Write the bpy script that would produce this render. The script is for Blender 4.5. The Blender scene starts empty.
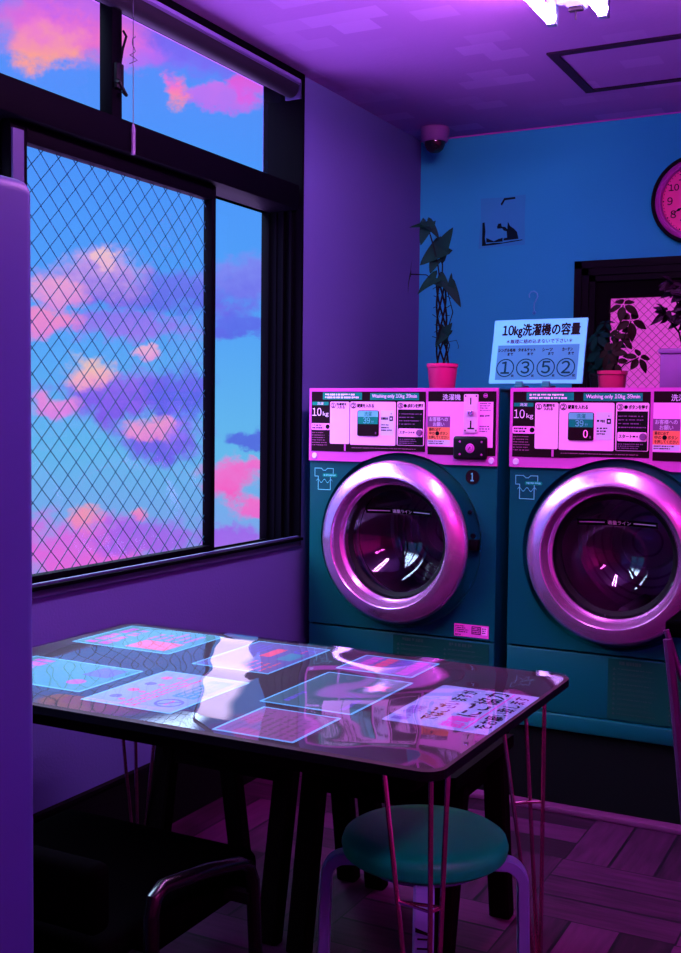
import bpy, bmesh, math, random
from mathutils import Vector, Matrix, Euler
random.seed(7)
sc = bpy.context.scene
COL = sc.collection
PI = math.pi
R = math.radians

# ------------------------------------------------------------------ materials
def s2l(c):
    c /= 255.0
    return c / 12.92 if c <= 0.04045 else ((c + 0.055) / 1.055) ** 2.4
def S(r, g, b):
    return (s2l(r), s2l(g), s2l(b), 1.0)
def L(r, g, b):
    return (r, g, b, 1.0)
MATS = {}
def mat(name, color, rough=0.5, metal=0.0, spec=0.5, emit=None, estr=0.0, bump=None, vary=None, coat=0.0):
    if name in MATS:
        return MATS[name]
    m = bpy.data.materials.new(name); m.use_nodes = True
    nt = m.node_tree; b = nt.nodes['Principled BSDF']
    b.inputs['Base Color'].default_value = color
    b.inputs['Roughness'].default_value = rough
    b.inputs['Metallic'].default_value = metal
    b.inputs['Specular IOR Level'].default_value = spec
    b.inputs['Coat Weight'].default_value = coat
    b.inputs['Coat Roughness'].default_value = 0.05
    if emit:
        b.inputs['Emission Color'].default_value = emit
        b.inputs['Emission Strength'].default_value = estr
    if bump or vary:
        tc = nt.nodes.new('ShaderNodeTexCoord')
    if bump:
        sc_, st, dist = bump
        n = nt.nodes.new('ShaderNodeTexNoise'); n.inputs['Scale'].default_value = sc_; n.inputs['Detail'].default_value = 4
        nt.links.new(tc.outputs['Object'], n.inputs['Vector'])
        bp = nt.nodes.new('ShaderNodeBump'); bp.inputs['Strength'].default_value = st; bp.inputs['Distance'].default_value = dist
        nt.links.new(n.outputs['Fac'], bp.inputs['Height']); nt.links.new(bp.outputs['Normal'], b.inputs['Normal'])
    if vary:
        sc_, c2 = vary
        n = nt.nodes.new('ShaderNodeTexNoise'); n.inputs['Scale'].default_value = sc_; n.inputs['Detail'].default_value = 5
        nt.links.new(tc.outputs['Object'], n.inputs['Vector'])
        mx = nt.nodes.new('ShaderNodeMix'); mx.data_type = 'RGBA'
        mx.inputs[6].default_value = color; mx.inputs[7].default_value = c2
        nt.links.new(n.outputs['Fac'], mx.inputs[0]); nt.links.new(mx.outputs[2], b.inputs['Base Color'])
    MATS[name] = m
    return m

def glass(name, tint, ior=1.45, rough=0.0, gloss=(1, 1, 1, 1)):
    m = bpy.data.materials.new(name); m.use_nodes = True
    nt = m.node_tree; nt.nodes.remove(nt.nodes['Principled BSDF'])
    out = nt.nodes['Material Output']
    t = nt.nodes.new('ShaderNodeBsdfTransparent'); t.inputs[0].default_value = tint
    g = nt.nodes.new('ShaderNodeBsdfGlossy'); g.inputs['Roughness'].default_value = rough; g.inputs[0].default_value = gloss
    ge = nt.nodes.new('ShaderNodeNewGeometry'); dt = nt.nodes.new('ShaderNodeVectorMath'); dt.operation = 'DOT_PRODUCT'
    nt.links.new(ge.outputs['Incoming'], dt.inputs[0]); nt.links.new(ge.outputs['Normal'], dt.inputs[1])
    f0 = ((ior - 1) / (ior + 1)) ** 2; prev = dt.outputs['Value']      # Schlick's curve, the same from both sides of a thin sheet
    for op, k in (('ABSOLUTE', 0), ('SUBTRACT', 1), ('POWER', 5), ('MULTIPLY', 1 - f0), ('ADD', f0)):
        f = nt.nodes.new('ShaderNodeMath'); f.operation = op
        if op == 'SUBTRACT': f.inputs[0].default_value = 1; nt.links.new(prev, f.inputs[1])
        else: nt.links.new(prev, f.inputs[0]); f.inputs[1].default_value = k
        prev = f.outputs[0]
    mx = nt.nodes.new('ShaderNodeMixShader')
    nt.links.new(f.outputs[0], mx.inputs[0]); nt.links.new(t.outputs[0], mx.inputs[1]); nt.links.new(g.outputs[0], mx.inputs[2])
    nt.links.new(mx.outputs[0], out.inputs[0])
    MATS[name] = m
    return m

WALLL = mat('lilac wallpaper', L(.075, .085, .27), .85, spec=.2, bump=(140, .25, .004), vary=(3, L(.085, .09, .28)))
WALLB = mat('blue wallpaper', L(.022, .52, .60), .85, spec=.12, bump=(140, .25, .004), vary=(2, L(.025, .56, .63)))
WALLO = mat('pink plaster', L(.70, .05, .45), .8, spec=.2, bump=(90, .2, .004))
BLACK = mat('black frame metal', L(.003, .0025, .006), .5, spec=.06, bump=(60, .05, .001))
BLACKD = mat('black matt paint', L(.002, .0015, .003), .8, spec=.06)
FRAME = mat('dark window aluminium', L(.0012, .0007, .0026), .6, spec=.012)
FRAMEL = mat('plum aluminium', L(.035, .03, .10), .45, .1, spec=.15)
TEAL = mat('teal enamel', L(.0, .052, .065), .35, spec=.25, bump=(300, .03, .0005))
TEALD = mat('dark teal label film', L(.0, .035, .03), .7, spec=.1)
TEALI = mat('pale teal print', L(.10, .46, .50), .5)
PINK = mat('pink control plate', L(.52, .05, .45), .35, spec=.3)
PINKL = mat('pale pink panel', L(.95, .22, .85), .4)
PANELB = mat('black control film', L(.010, .001, .005), .35, spec=.12)
CARD = mat('white panel card', L(.92, .34, .85), .4)
TEALLAB = mat('teal strip label', L(.0, .20, .13), .5, spec=.15)
LILAC = mat('lilac print', L(.65, .45, .85), .4)
PURPLE = mat('purple print', L(.16, .03, .18), .4)
ORANGE = mat('orange warning label', L(.9, .16, .10), .4)
FINE = mat('plum fine print', L(.22, .03, .16), .5)
INK = mat('black ink', L(.003, .002, .004), .6, spec=.08)
WHITEINK = mat('white ink', L(.9, .6, .95), .5)
STEEL = mat('satin silver', L(.82, .28, .80), .27, .85, bump=(500, .02, .0003), coat=.5)
STEELD = mat('drum steel', L(.50, .30, .50), .3, .7, vary=(6, L(.36, .22, .38)))
RUBBER = mat('black rubber', L(.006, .004, .008), .6, spec=.1)
WOODD = mat('dark stained wood', L(.004, .0012, .003), .7, spec=.015, vary=(8, L(.003, .001, .002)))
VINYLB = mat('black vinyl', L(.0006, .0004, .0008), .95, spec=.005, bump=(120, .15, .002))
TOP = mat('dark plum laminate', L(.030, .005, .017), .5, spec=.1, vary=(5, L(.022, .004, .013)))
STOOLSEAT = mat('teal vinyl seat', L(.0, .95, .15), .45, spec=.15, bump=(200, .1, .001), vary=(9, L(.0, .80, .13)))
STOOLLEG = mat('lilac painted steel', L(.13, .33, .42), .4, spec=.2)
ROD = mat('polished leg rod', L(.80, .35, .55), .22, 1.0)
CABINET = mat('lilac white cabinet enamel', L(.045, .072, .26), .5, spec=.2, bump=(200, .05, .001))
POTPINK = mat('hot pink glazed pot', L(.52, .01, .15), .4, spec=.25)
POTDARK = mat('crimson pot', L(.45, .012, .11), .4)
POTLILAC = mat('lilac square pot', L(.20, .06, .28), .5, spec=.2)
SOIL = mat('dark potting soil', L(.015, .008, .01), .9, bump=(90, .8, .01))
LEAF = mat('dark green leaf', L(.0015, .014, .010), .6, spec=.03, vary=(14, L(.002, .018, .013)))
LEAF2 = mat('bronze green leaf', L(.009, .004, .005), .6, spec=.05, vary=(14, L(.013, .006, .007)))
LEAF3 = mat('blue green leaf', L(.001, .016, .013), .6, spec=.03)
PETAL = mat('dark purple petal', L(.010, .002, .012), .55, spec=.08, vary=(30, L(.018, .004, .022)))
STEM = mat('brown stem', L(.003, .004, .005), .7, spec=.04)
FACE = mat('pink clock face', L(1.0, .02, .34), .5)
BEZEL = mat('lilac clock bezel', L(.45, .05, .42), .3)
DOME = mat('smoked dome', L(.01, .006, .012), .08)
CAMW = mat('pale camera housing', L(.20, .07, .28), .5, spec=.2)
LAMPW = mat('pale lamp enamel', L(.10, .16, .24), .5, spec=.2)
SIGNB = mat('pale blue sign board', L(.105, .66, .74), .55, spec=.15)
SIGNP = mat('grey blue sign panel', L(.03, .24, .32), .6, spec=.2)
SIGNT = mat('dark teal print', L(.0, .04, .045), .6, spec=.05)
SIGNN = mat('navy print', L(.01, .02, .10), .5)
POSTER = mat('faded poster paper', L(.034, .44, .56), .85, spec=.1)
SHEET_T = mat('teal printed sheet', L(.015, .22, .16), .5)
SHEET_W = mat('lilac white printed sheet', L(.22, .30, .55), .5)
SHEET_D = mat('deep teal printed sheet', L(.004, .07, .07), .5)
SHEET_P = mat('magenta printed sheet', L(.18, .015, .14), .5)
SHEET_V = mat('violet printed sheet', L(.09, .05, .22), .5)
CYANEDGE = mat('cyan laminate edge', L(.12, .60, .75), .4)
REDINK = mat('red ink', L(.75, .03, .10), .5)
MAGINK = mat('magenta ink', L(.55, .02, .40), .5)
TEALINK = mat('teal ink', L(.01, .22, .24), .5)
BLUEINK = mat('violet ink', L(.10, .04, .40), .5)
WIRE = mat('glass safety wire', L(.008, .085, .125), .6, spec=.05)
WIRED = mat('door glass wire', L(.16, .012, .12), .5)
CORD = mat('lilac cord', L(.10, .07, .18), .6)
BLIND = mat('plum blind cassette', L(.06, .04, .15), .45)
BLINDD = mat('dark rolled blind fabric', L(.010, .007, .018), .7, spec=.15)
GLASSW = glass('window glass', L(.96, .97, 1.0), 1.3)
GLASSD = glass('washer door glass', L(.70, .66, .80), 1.75, 0.01)
COVERM = glass('clear vinyl cover', L(.90, .90, .95), 1.6, 0.03)
PANE = mat('lit pink door glass', L(.2, .03, .15), .4, emit=S(215, 70, 205), estr=.75)
TUBE = mat('lit fluorescent tube', L(.8, .7, .9), .4, emit=L(1.20, .42, 1.15), estr=125)
TUBE_FILL = mat('added magenta fill tube', L(.8, .7, .9), .4, emit=L(1.6, .12, 1.0), estr=75)
DISPLAY = mat('lit pink digit', L(.8, .1, .5), .4, emit=L(1, .15, .7), estr=.9)

def ceiling_mat():
    m = mat('patchwork ceiling paper', L(.24, .09, .25), .85, spec=.15)
    nt = m.node_tree; b = nt.nodes['Principled BSDF']; N = nt.nodes.new; K = nt.links.new
    tc = N('ShaderNodeTexCoord')
    br = N('ShaderNodeTexBrick'); br.offset = .5
    br.inputs['Scale'].default_value = 1; br.inputs['Brick Width'].default_value = .13; br.inputs['Row Height'].default_value = .09
    br.inputs['Mortar Size'].default_value = 0.0
    br.inputs['Color1'].default_value = L(0, 0, 0); br.inputs['Color2'].default_value = L(1, 1, 1)
    br.inputs['Bias'].default_value = -.2
    K(tc.outputs['Object'], br.inputs['Vector'])
    mr = N('ShaderNodeMapRange'); mr.inputs[1].default_value = .55; mr.inputs[2].default_value = .95
    K(br.outputs['Color'], mr.inputs[0])
    n = N('ShaderNodeTexNoise'); n.inputs['Scale'].default_value = 60; n.inputs['Detail'].default_value = 4
    K(tc.outputs['Object'], n.inputs['Vector'])
    mx = N('ShaderNodeMix'); mx.data_type = 'RGBA'
    mx.inputs[6].default_value = L(.30, .13, .42); mx.inputs[7].default_value = L(.42, .21, .58)
    K(mr.outputs[0], mx.inputs[0]); K(mx.outputs[2], b.inputs['Base Color'])
    bp = N('ShaderNodeBump'); bp.inputs['Strength'].default_value = .3; bp.inputs['Distance'].default_value = .004
    K(n.outputs['Fac'], bp.inputs['Height']); K(bp.outputs['Normal'], b.inputs['Normal'])
    return m
CEIL = ceiling_mat()

def floor_mat():
    m = mat('dark parquet', L(.2, .05, .1), .5, spec=.08)
    nt = m.node_tree; b = nt.nodes['Principled BSDF']; N = nt.nodes.new; K = nt.links.new
    def math_(op, a, bb=None):
        n = N('ShaderNodeMath'); n.operation = op
        for i, v in enumerate((a, bb)):
            if v is None: continue
            if isinstance(v, (int, float)): n.inputs[i].default_value = v
            else: K(v, n.inputs[i])
        return n.outputs[0]
    tc = N('ShaderNodeTexCoord'); sp = N('ShaderNodeSeparateXYZ'); K(tc.outputs['Object'], sp.inputs[0])
    B = .375
    x = math_('DIVIDE', sp.outputs[0], B); y = math_('DIVIDE', sp.outputs[1], B)
    cx = math_('FLOOR', x); cy = math_('FLOOR', y)
    par = math_('FLOORED_MODULO', math_('ADD', cx, cy), 2)
    fx = math_('SUBTRACT', x, cx); fy = math_('SUBTRACT', y, cy)
    ax = math_('ADD', math_('MULTIPLY', fx, par), math_('MULTIPLY', fy, math_('SUBTRACT', 1, par)))
    al = math_('ADD', math_('MULTIPLY', fy, par), math_('MULTIPLY', fx, math_('SUBTRACT', 1, par)))
    pk = math_('FLOOR', math_('MULTIPLY', ax, 3))
    cm = N('ShaderNodeCombineXYZ'); K(cx, cm.inputs[0]); K(cy, cm.inputs[1]); K(pk, cm.inputs[2])
    wn = N('ShaderNodeTexWhiteNoise'); wn.noise_dimensions = '3D'; K(cm.outputs[0], wn.inputs['Vector'])
    gv = N('ShaderNodeCombineXYZ'); K(math_('MULTIPLY', ax, 14), gv.inputs[0]); K(math_('MULTIPLY', al, 1.6), gv.inputs[1]); K(math_('MULTIPLY', wn.outputs['Value'], 40), gv.inputs[2])
    gn = N('ShaderNodeTexNoise'); gn.inputs['Scale'].default_value = 1.6; gn.inputs['Detail'].default_value = 6; K(gv.outputs[0], gn.inputs['Vector'])
    v = math_('ADD', math_('MULTIPLY', wn.outputs['Value'], .8), math_('MULTIPLY', math_('SUBTRACT', gn.outputs['Fac'], .5), .9))
    fr = math_('FRACT', math_('MULTIPLY', ax, 3))
    edge = math_('LESS_THAN', math_('MINIMUM', fr, math_('SUBTRACT', 1, fr)), .035)
    cr = N('ShaderNodeValToRGB')
    cr.color_ramp.elements[0].position = .05; cr.color_ramp.elements[0].color = L(.012, .002, .010)
    cr.color_ramp.elements[1].position = .95; cr.color_ramp.elements[1].color = L(.070, .007, .056)
    K(v, cr.inputs[0])
    mx = N('ShaderNodeMix'); mx.data_type = 'RGBA'; K(edge, mx.inputs[0]); K(cr.outputs[0], mx.inputs[6]); mx.inputs[7].default_value = L(.005, .002, .006)
    K(mx.outputs[2], b.inputs['Base Color'])
    bp = N('ShaderNodeBump'); bp.inputs['Strength'].default_value = .2; bp.inputs['Distance'].default_value = .002
    K(gn.outputs['Fac'], bp.inputs['Height']); K(bp.outputs['Normal'], b.inputs['Normal'])
    return m
FLOOR = floor_mat()
TRIM = mat('floor edging wood', L(.10, .012, .08), .5, spec=.1, vary=(12, L(.08, .01, .06)))

# ------------------------------------------------------------------ mesh helpers
GLY = {}
def raw_glyphs(text):
    c = bpy.data.curves.new('t', 'FONT'); c.body = text; c.resolution_u = 3; c.size = 1
    o = bpy.data.objects.new('t', c); COL.objects.link(o)
    dg = bpy.context.evaluated_depsgraph_get(); dg.update()
    me = o.evaluated_get(dg).to_mesh()
    vs = [(v.co.x, v.co.y) for v in me.vertices]; fs = [tuple(p.vertices) for p in me.polygons]
    o.evaluated_get(dg).to_mesh_clear()
    bpy.data.objects.remove(o); bpy.data.curves.remove(c)
    return vs, fs
def glyphs(text):
    # digits come from the wide face, closed up; everything else is set as it is
    if text not in GLY:
        runs = []
        for ch in text:
            d = ch.isdigit()
            if runs and not d and not runs[-1][0]: runs[-1][1] += ch
            else: runs.append([d, ch])
        V = []; F = []; x = 0
        for d, s in runs:
            vs, fs = raw_glyphs(chr(ord(s) + 0xFEE0) if d else s.strip())
            a = min(v[0] for v in vs); b = max(v[0] for v in vs); o = len(V)
            if s.startswith(' '): x += .25
            V += [(v[0] - a + x, v[1]) for v in vs]; F += [tuple(i + o for i in f) for f in fs]; x += b - a + .09 + (.25 if s.endswith(' ') else 0)
        x0 = min(v[0] for v in V); x1 = max(v[0] for v in V); y0 = min(v[1] for v in V); y1 = max(v[1] for v in V)
        GLY[text] = ([((a - x0) / (x1 - x0), (b - y0) / (y1 - y0)) for a, b in V], F, (x1 - x0) / (y1 - y0))
    return GLY[text]

class MB:
    def __init__(s): s.v = []; s.f = []; s.m = []; s.s = []
    def add(s, vs, fs, mi=0, smooth=False):
        o = len(s.v); s.v += [tuple(p) for p in vs]
        for f in fs: s.f.append(tuple(i + o for i in f)); s.m.append(mi); s.s.append(smooth)
        return s
    def box(s, x0, x1, y0, y1, z0, z1, mi=0, bev=0.0, seg=2, M=None):
        bm = bmesh.new(); bmesh.ops.create_cube(bm, size=1)
        for v in bm.verts: v.co = Vector(((x0 + x1) / 2 + v.co.x * (x1 - x0), (y0 + y1) / 2 + v.co.y * (y1 - y0), (z0 + z1) / 2 + v.co.z * (z1 - z0)))
        if bev: bmesh.ops.bevel(bm, geom=bm.edges[:], offset=bev, segments=seg, profile=.5, affect='EDGES')
        bm.verts.index_update()
        vs = [v.co.copy() for v in bm.verts]; fs = [tuple(v.index for v in f.verts) for f in bm.faces]; bm.free()
        if M: vs = [M @ v for v in vs]
        return s.add(vs, fs, mi, bev > 0)
    def lathe(s, prof, seg=32, mi=0, M=None, smooth=True, close=False):
        # prof: (radius, height) pairs around local Z
        vs = []; fs = []; n = len(prof)
        for r, h in prof:
            for k in range(seg):
                a = 2 * PI * k / seg; vs.append(Vector((r * math.cos(a), r * math.sin(a), h)))
        rng = range(n) if close else range(n - 1)
        for i in rng:
            j = (i + 1) % n
            for k in range(seg):
                q = (k + 1) % seg; fs.append((i * seg + k, i * seg + q, j * seg + q, j * seg + k))
        if M: vs = [M @ v for v in vs]
        return s.add(vs, fs, mi, smooth)
    def tube(s, path, r, seg=8, mi=0, caps=True, rr=None):
        P = [Vector(p) for p in path]; n = len(P); vs = []; fs = []
        up = None
        for i, p in enumerate(P):
            t = (P[min(i + 1, n - 1)] - P[max(i - 1, 0)]).normalized()
            if up is None:
                a = Vector((0, 0, 1)) if abs(t.z) < .9 else Vector((1, 0, 0)); up = (a - t * a.dot(t)).normalized()
            else: up = (up - t * up.dot(t)).normalized()
            w = t.cross(up); ri = rr[i] if rr else r
            for k in range(seg):
                a = 2 * PI * k / seg; vs.append(p + (up * math.cos(a) + w * math.sin(a)) * ri)
        for i in range(n - 1):
            for k in range(seg):
                q = (k + 1) % seg; fs.append((i * seg + k, i * seg + q, (i + 1) * seg + q, (i + 1) * seg + k))
        if caps: fs.append(tuple(range(seg))[::-1]); fs.append(tuple((n - 1) * seg + k for k in range(seg)))
        return s.add(vs, fs, mi, True)
    def bar(s, path, side, w, t, mi=0):
        # flat bar: width w along the constant vector side, thickness t across it
        P = [Vector(p) for p in path]; n = len(P); vs = []; fs = []; side = Vector(side).normalized()
        for i, p in enumerate(P):
            tg = (P[min(i + 1, n - 1)] - P[max(i - 1, 0)]).normalized(); nn = tg.cross(side).normalized()
            for a, b in ((-1, -1), (-.75, -1.25), (.75, -1.25), (1, -1), (1, 1), (.75, 1.25), (-.75, 1.25), (-1, 1)): vs.append(p + side * a * w / 2 + nn * b * t / 2)
        for i in range(n - 1):
            for k in range(8): q = (k + 1) % 8; fs.append((i * 8 + k, i * 8 + q, (i + 1) * 8 + q, (i + 1) * 8 + k))
        fs.append(tuple(range(8))[::-1]); fs.append(tuple((n - 1) * 8 + k for k in range(8)))
        return s.add(vs, fs, mi, False)
    def prism(s, poly, a0, a1, fmap, mi=0):
        n = len(poly); vs = [fmap(u, v, a0) for u, v in poly] + [fmap(u, v, a1) for u, v in poly]
        fs = [tuple(range(n))[::-1], tuple(range(n, 2 * n))] + [(k, (k + 1) % n, n + (k + 1) % n, n + k) for k in range(n)]
        return s.add(vs, fs, mi)
    def flat(s, poly, a, fmap, mi=0):
        return s.add([fmap(u, v, a) for u, v in poly], [tuple(range(len(poly)))], mi)
    def rect(s, u0, u1, v0, v1, a, fmap, mi=0, r=0.0):
        return s.flat(rrect(u0, u1, v0, v1, r), a, fmap, mi)
    def text(s, t, u0, u1, v0, v1, a, fmap, mi=0, bold=0.0, keep=False):
        vs, fs, asp = glyphs(t)
        if keep:
            w, h = u1 - u0, v1 - v0
            if w / h > asp: w2 = h * asp; u0 += (w - w2) / 2; u1 = u0 + w2
            else: h2 = w / asp; v0 += (h - h2) / 2; v1 = v0 + h2
        d = bold * (v1 - v0)
        for k, (du, dv) in enumerate(((0, 0), (d, 0), (-d, 0), (0, d), (0, -d)) if bold else ((0, 0),)):
            s.add([fmap(u0 + x * (u1 - u0) + du, v0 + y * (v1 - v0) + dv, a + k * 2e-5) for x, y in vs], fs, mi)
        return s
    def dashes(s, u0, u1, v0, v1, rows, a, fmap, mi=0, fill=.55, ragged=True):
        h = (v1 - v0) / rows
        for r in range(rows):
            vb = v1 - (r + 1) * h + h * (1 - fill) / 2; u = u0
            end = u1 - (random.random() * .35 * (u1 - u0) if ragged else 0)
            while u < end:
                w = h * random.uniform(.35, .9)
                s.rect(u, min(u + w, end), vb + h * fill * random.choice((0, 0, .25)), vb + h * fill, a, fmap, mi); u += w + h * random.choice((.12, .12, .4))
        return s
    def side(s, mi):
        s.m = [0 if i < 2 else mi for i in range(len(s.m))]; return s
    def ring(s, cu, cv, r0, r1, a, fmap, mi=0, seg=32):
        vs = []; fs = []
        for k in range(seg):
            an = 2 * PI * k / seg
            for r in (r0, r1): vs.append(fmap(cu + r * math.cos(an), cv + r * math.sin(an), a))
        for k in range(seg): q = (k + 1) % seg; fs.append((2 * k, 2 * k + 1, 2 * q + 1, 2 * q))
        return s.add(vs, fs, mi)
    def disc(s, cu, cv, r, a, fmap, mi=0, seg=24):
        return s.flat([(cu + r * math.cos(2 * PI * k / seg), cv + r * math.sin(2 * PI * k / seg)) for k in range(seg)], a, fmap, mi)
    def build(s, name, mats, parent=None, loc=None, rot=None, recalc=True):
        me = bpy.data.meshes.new(name); me.from_pydata(s.v, [], s.f)
        for m in (mats if isinstance(mats, (list, tuple)) else [mats]): me.materials.append(m)
        me.polygons.foreach_set('material_index', s.m); me.polygons.foreach_set('use_smooth', s.s)
        if recalc:
            bm = bmesh.new(); bm.from_mesh(me); bmesh.ops.recalc_face_normals(bm, faces=bm.faces[:]); bm.to_mesh(me); bm.free()
        me.update()
        o = bpy.data.objects.new(name, me); COL.objects.link(o)
        if parent: o.parent = parent
        if loc: o.location = loc
        if rot: o.rotation_euler = rot
        if any(s.s):
            try: me.set_sharp_from_angle(angle=R(40))
            except Exception: pass
        return o

def rrect(u0, u1, v0, v1, r=0.0, n=5):
    if r <= 0: return [(u0, v0), (u1, v0), (u1, v1), (u0, v1)]
    out = []
    for cx, cy, a0 in ((u1 - r, v0 + r, -90), (u1 - r, v1 - r, 0), (u0 + r, v1 - r, 90), (u0 + r, v0 + r, 180)):
        for k in range(n): a = R(a0 + 90 * k / (n - 1)); out.append((cx + r * math.cos(a), cy + r * math.sin(a)))
    return out

def empty(name, loc=(0, 0, 0), rz=0.0):
    o = bpy.data.objects.new(name, None); o.empty_display_size = .1; COL.objects.link(o); o.location = loc; o.rotation_euler = (0, 0, rz)
    return o
def tag(o, label, cat, group=None, kind=None):
    o['label'] = label; o['category'] = cat
    if group: o['group'] = group
    if kind: o['kind'] = kind
    return o
def struct(o, label=None, cat=None):
    o['kind'] = 'structure'
    if label: o['label'] = label
    if cat: o['category'] = cat
    return o
ID = lambda u, v, a: (u, v, a)
FRONT = lambda u, v, a: (u, -a, v)          # drawings on a surface that faces -Y
LEFTW = lambda u, v, a: (a, u, v)           # drawings on a plane facing +X

# ------------------------------------------------------------------ room shell
H = 2.425; XR = 3.7; YF = -6.2
WY0, WY1, WZ0 = -3.45, -1.047, .765          # window opening in the left wall
struct(MB().box(-.2, XR + .1, YF - .1, .2, -.08, 0).build('floor', FLOOR), 'dark parquet floor of wide planks laid in alternating blocks', 'floor')
struct(MB().box(-.2, XR + .1, YF - .1, .2, H, H + .08).build('ceiling', CEIL), 'magenta lit ceiling papered with faint square patches', 'ceiling')
w = MB()
w.box(-.16, 0, WY1, .16, 0, H); w.box(-.16, 0, YF, WY0, 0, H); w.box(-.16, 0, WY0, WY1, 0, WZ0)
struct(w.build('wall_left', WALLL), 'lilac wall with the large window', 'wall')
DX0, DX1, DZ1 = .698, 1.62, 1.866           # doorway in the back wall
w = MB()
w.box(-.16, DX0, 0, .16, 0, H); w.box(DX1, XR, 0, .16, 0, H); w.box(DX0, DX1, 0, .16, DZ1, H)
struct(w.build('wall_back', WALLB), 'blue wall behind the washing machines', 'wall')
struct(MB().box(XR, XR + .1, YF, .16, 0, H).build('wall_right', WALLO), 'pink plaster wall on the right', 'wall')
struct(MB().box(-.16, XR + .1, YF - .1, YF, 0, H).build('wall_front', WALLO), 'pink plaster wall opposite the machines', 'wall')
struct(MB().box(0, .014, YF, -1.13, 0, .20).box(0, .018, YF, -1.13, .2, .21).build('baseboard_left', BLACKD), 'tall dark baseboard under the window wall', 'baseboard')
struct(MB().box(.03, XR, -1.165, -1.118, 0, .018, bev=.004).build('trim_1', TRIM), 'wooden edging strip on the floor before the machines', 'trim')
struct(MB().box(.0, XR, -.006, 0, H - .005, H).build('trim_2', PINK), 'thin pink strip along the top of the blue wall', 'trim')

# ------------------------------------------------------------------ window
win = struct(empty('window_1', (0, WY1, WZ0)), 'large dark framed window with wire mesh glass and open pane onto a sunset sky', 'window')
def wl(mb, name, m):
    o = mb.build(name, m, win); o.matrix_parent_inverse = Matrix.Translation((0, -WY1, -WZ0)); return o
f = MB()
f.box(-.15, .012, WY1 - .012, WY1, WZ0, H - .002)                       # right jamb
for k, x in enumerate((-.135, -.10, -.066, -.03)): f.box(x, x + .010, WY1 - (.013, .016, .026, .030)[k], WY1 - .012, WZ0 + .02, 1.95)
f.box(-.15, .012, WY0, WY0 + .045, WZ0, H - .002)
f.box(-.15, .012, WY0, WY1, H - .025, H - .002)
wl(f, 'outer_frame', FRAME)
f = MB(); f.box(-.15, .0, WY0 + .045, WY1 - .022, WZ0, WZ0 + .014)
for x in (-.125, -.085, -.04): f.box(x, x + .008, WY0 + .045, WY1 - .022, WZ0 + .014, WZ0 + .020)
f.box(0, .012, WY0, WY1, WZ0, WZ0 + .036, 1); f.box(.012, .022, WY0, WY1, WZ0 + .020, WZ0 + .030, 0)
wl(f, 'sill', [FRAME, FRAMEL])
wl(MB().box(-.15, .006, WY0 + .045, WY1 - .022, 1.951, 2.037, bev=.004), 'transom_bar', FRAME)
wl(MB().box(-.065, -.02, -2.055, -2.012, 2.037, H - .03, bev=.003), 'mullion', FRAME)
def glass_rect(name, y0, y1, z0, z1, x, wires):
    wl(MB().add([(x, y0, z0), (x, y1, z0), (x, y1, z1), (x, y0, z1)], [(0, 1, 2, 3)]), name, GLASSW)
    if wires:
        mb = MB(); p = .0665; h = .0013
        k = math.floor((y0 - z1) / p)
        while k * p < y1 - z0:                                          # z = y - k p
            a = max(y0, z0 + k * p); b = min(y1, z1 + k * p)
            if b > a: mb.tube([(x + .004, a, a - k * p), (x + .004, b, b - k * p)], h, 5)
            k += 1
        k = math.floor((y0 + z0) / p)
        while k * p < y1 + z1:
            a = max(y0, k * p - z1); b = min(y1, k * p - z0)
            if b > a: mb.tube([(x + .006, a, k * p - a), (x + .006, b, k * p - b)], h, 5)
            k += 1
        wl(mb, 'safety_wire', WIRE)
glass_rect('glass_pane', -2.02, WY1 - .022, 2.037, H - .03, -.06, False)
glass_rect('glass_pane', WY0 + .045, -2.02, 2.037, H - .03, -.06, False)
def sash(x, y0, y1, sl, sr, zt, zb, m, wires, tr=.045, brl=.022):
    mb = MB()
    mb.box(x - .016, x + .016, y0, y0 + sl, zb, zt, bev=.002); mb.box(x - .016, x + .016, y1 - sr, y1, zb, zt, bev=.002)
    mb.box(x - .016, x + .016, y0 + sl, y1 - sr, zb, zb + brl, bev=.002); mb.box(x - .016, x + .016, y0 + sl, y1 - sr, zt - tr, zt, bev=.002)
    wl(mb, 'sash_frame', m)
    glass_rect('glass_pane', y0 + sl, y1 - sr, zb + brl, zt - tr, x - .013, wires)
sash(-.05, -2.425, -1.528, .058, .024, 1.951, .79, FRAME, True)
sash(-.095, -3.405, -2.395, .04, .05, 1.951, .788, FRAME, True)
sash(-.132, -2.43, WY1 - .022, .04, .003, 1.955, .774, FRAME, False, .004, .004)
wl(MB().box(-.036, -.028, -2.423, -2.385, .82, 1.93), 'stile_cover', FRAMEL)
wl(MB().box(-.022, -.008, -2.05, -2.018, 2.12, 2.19, bev=.004).tube([(-.012, -2.03, 2.19), (.004, -2.04, 2.225), (.008, -2.03, 2.26), (-.01, -2.02, 2.28)], .0035, 6).tube([(-.012, -2.045, 2.14), (.010, -2.062, 2.13), (.012, -2.035, 2.10), (-.008, -2.022, 2.115)], .005, 6), 'window_catch', BLACK)

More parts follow.
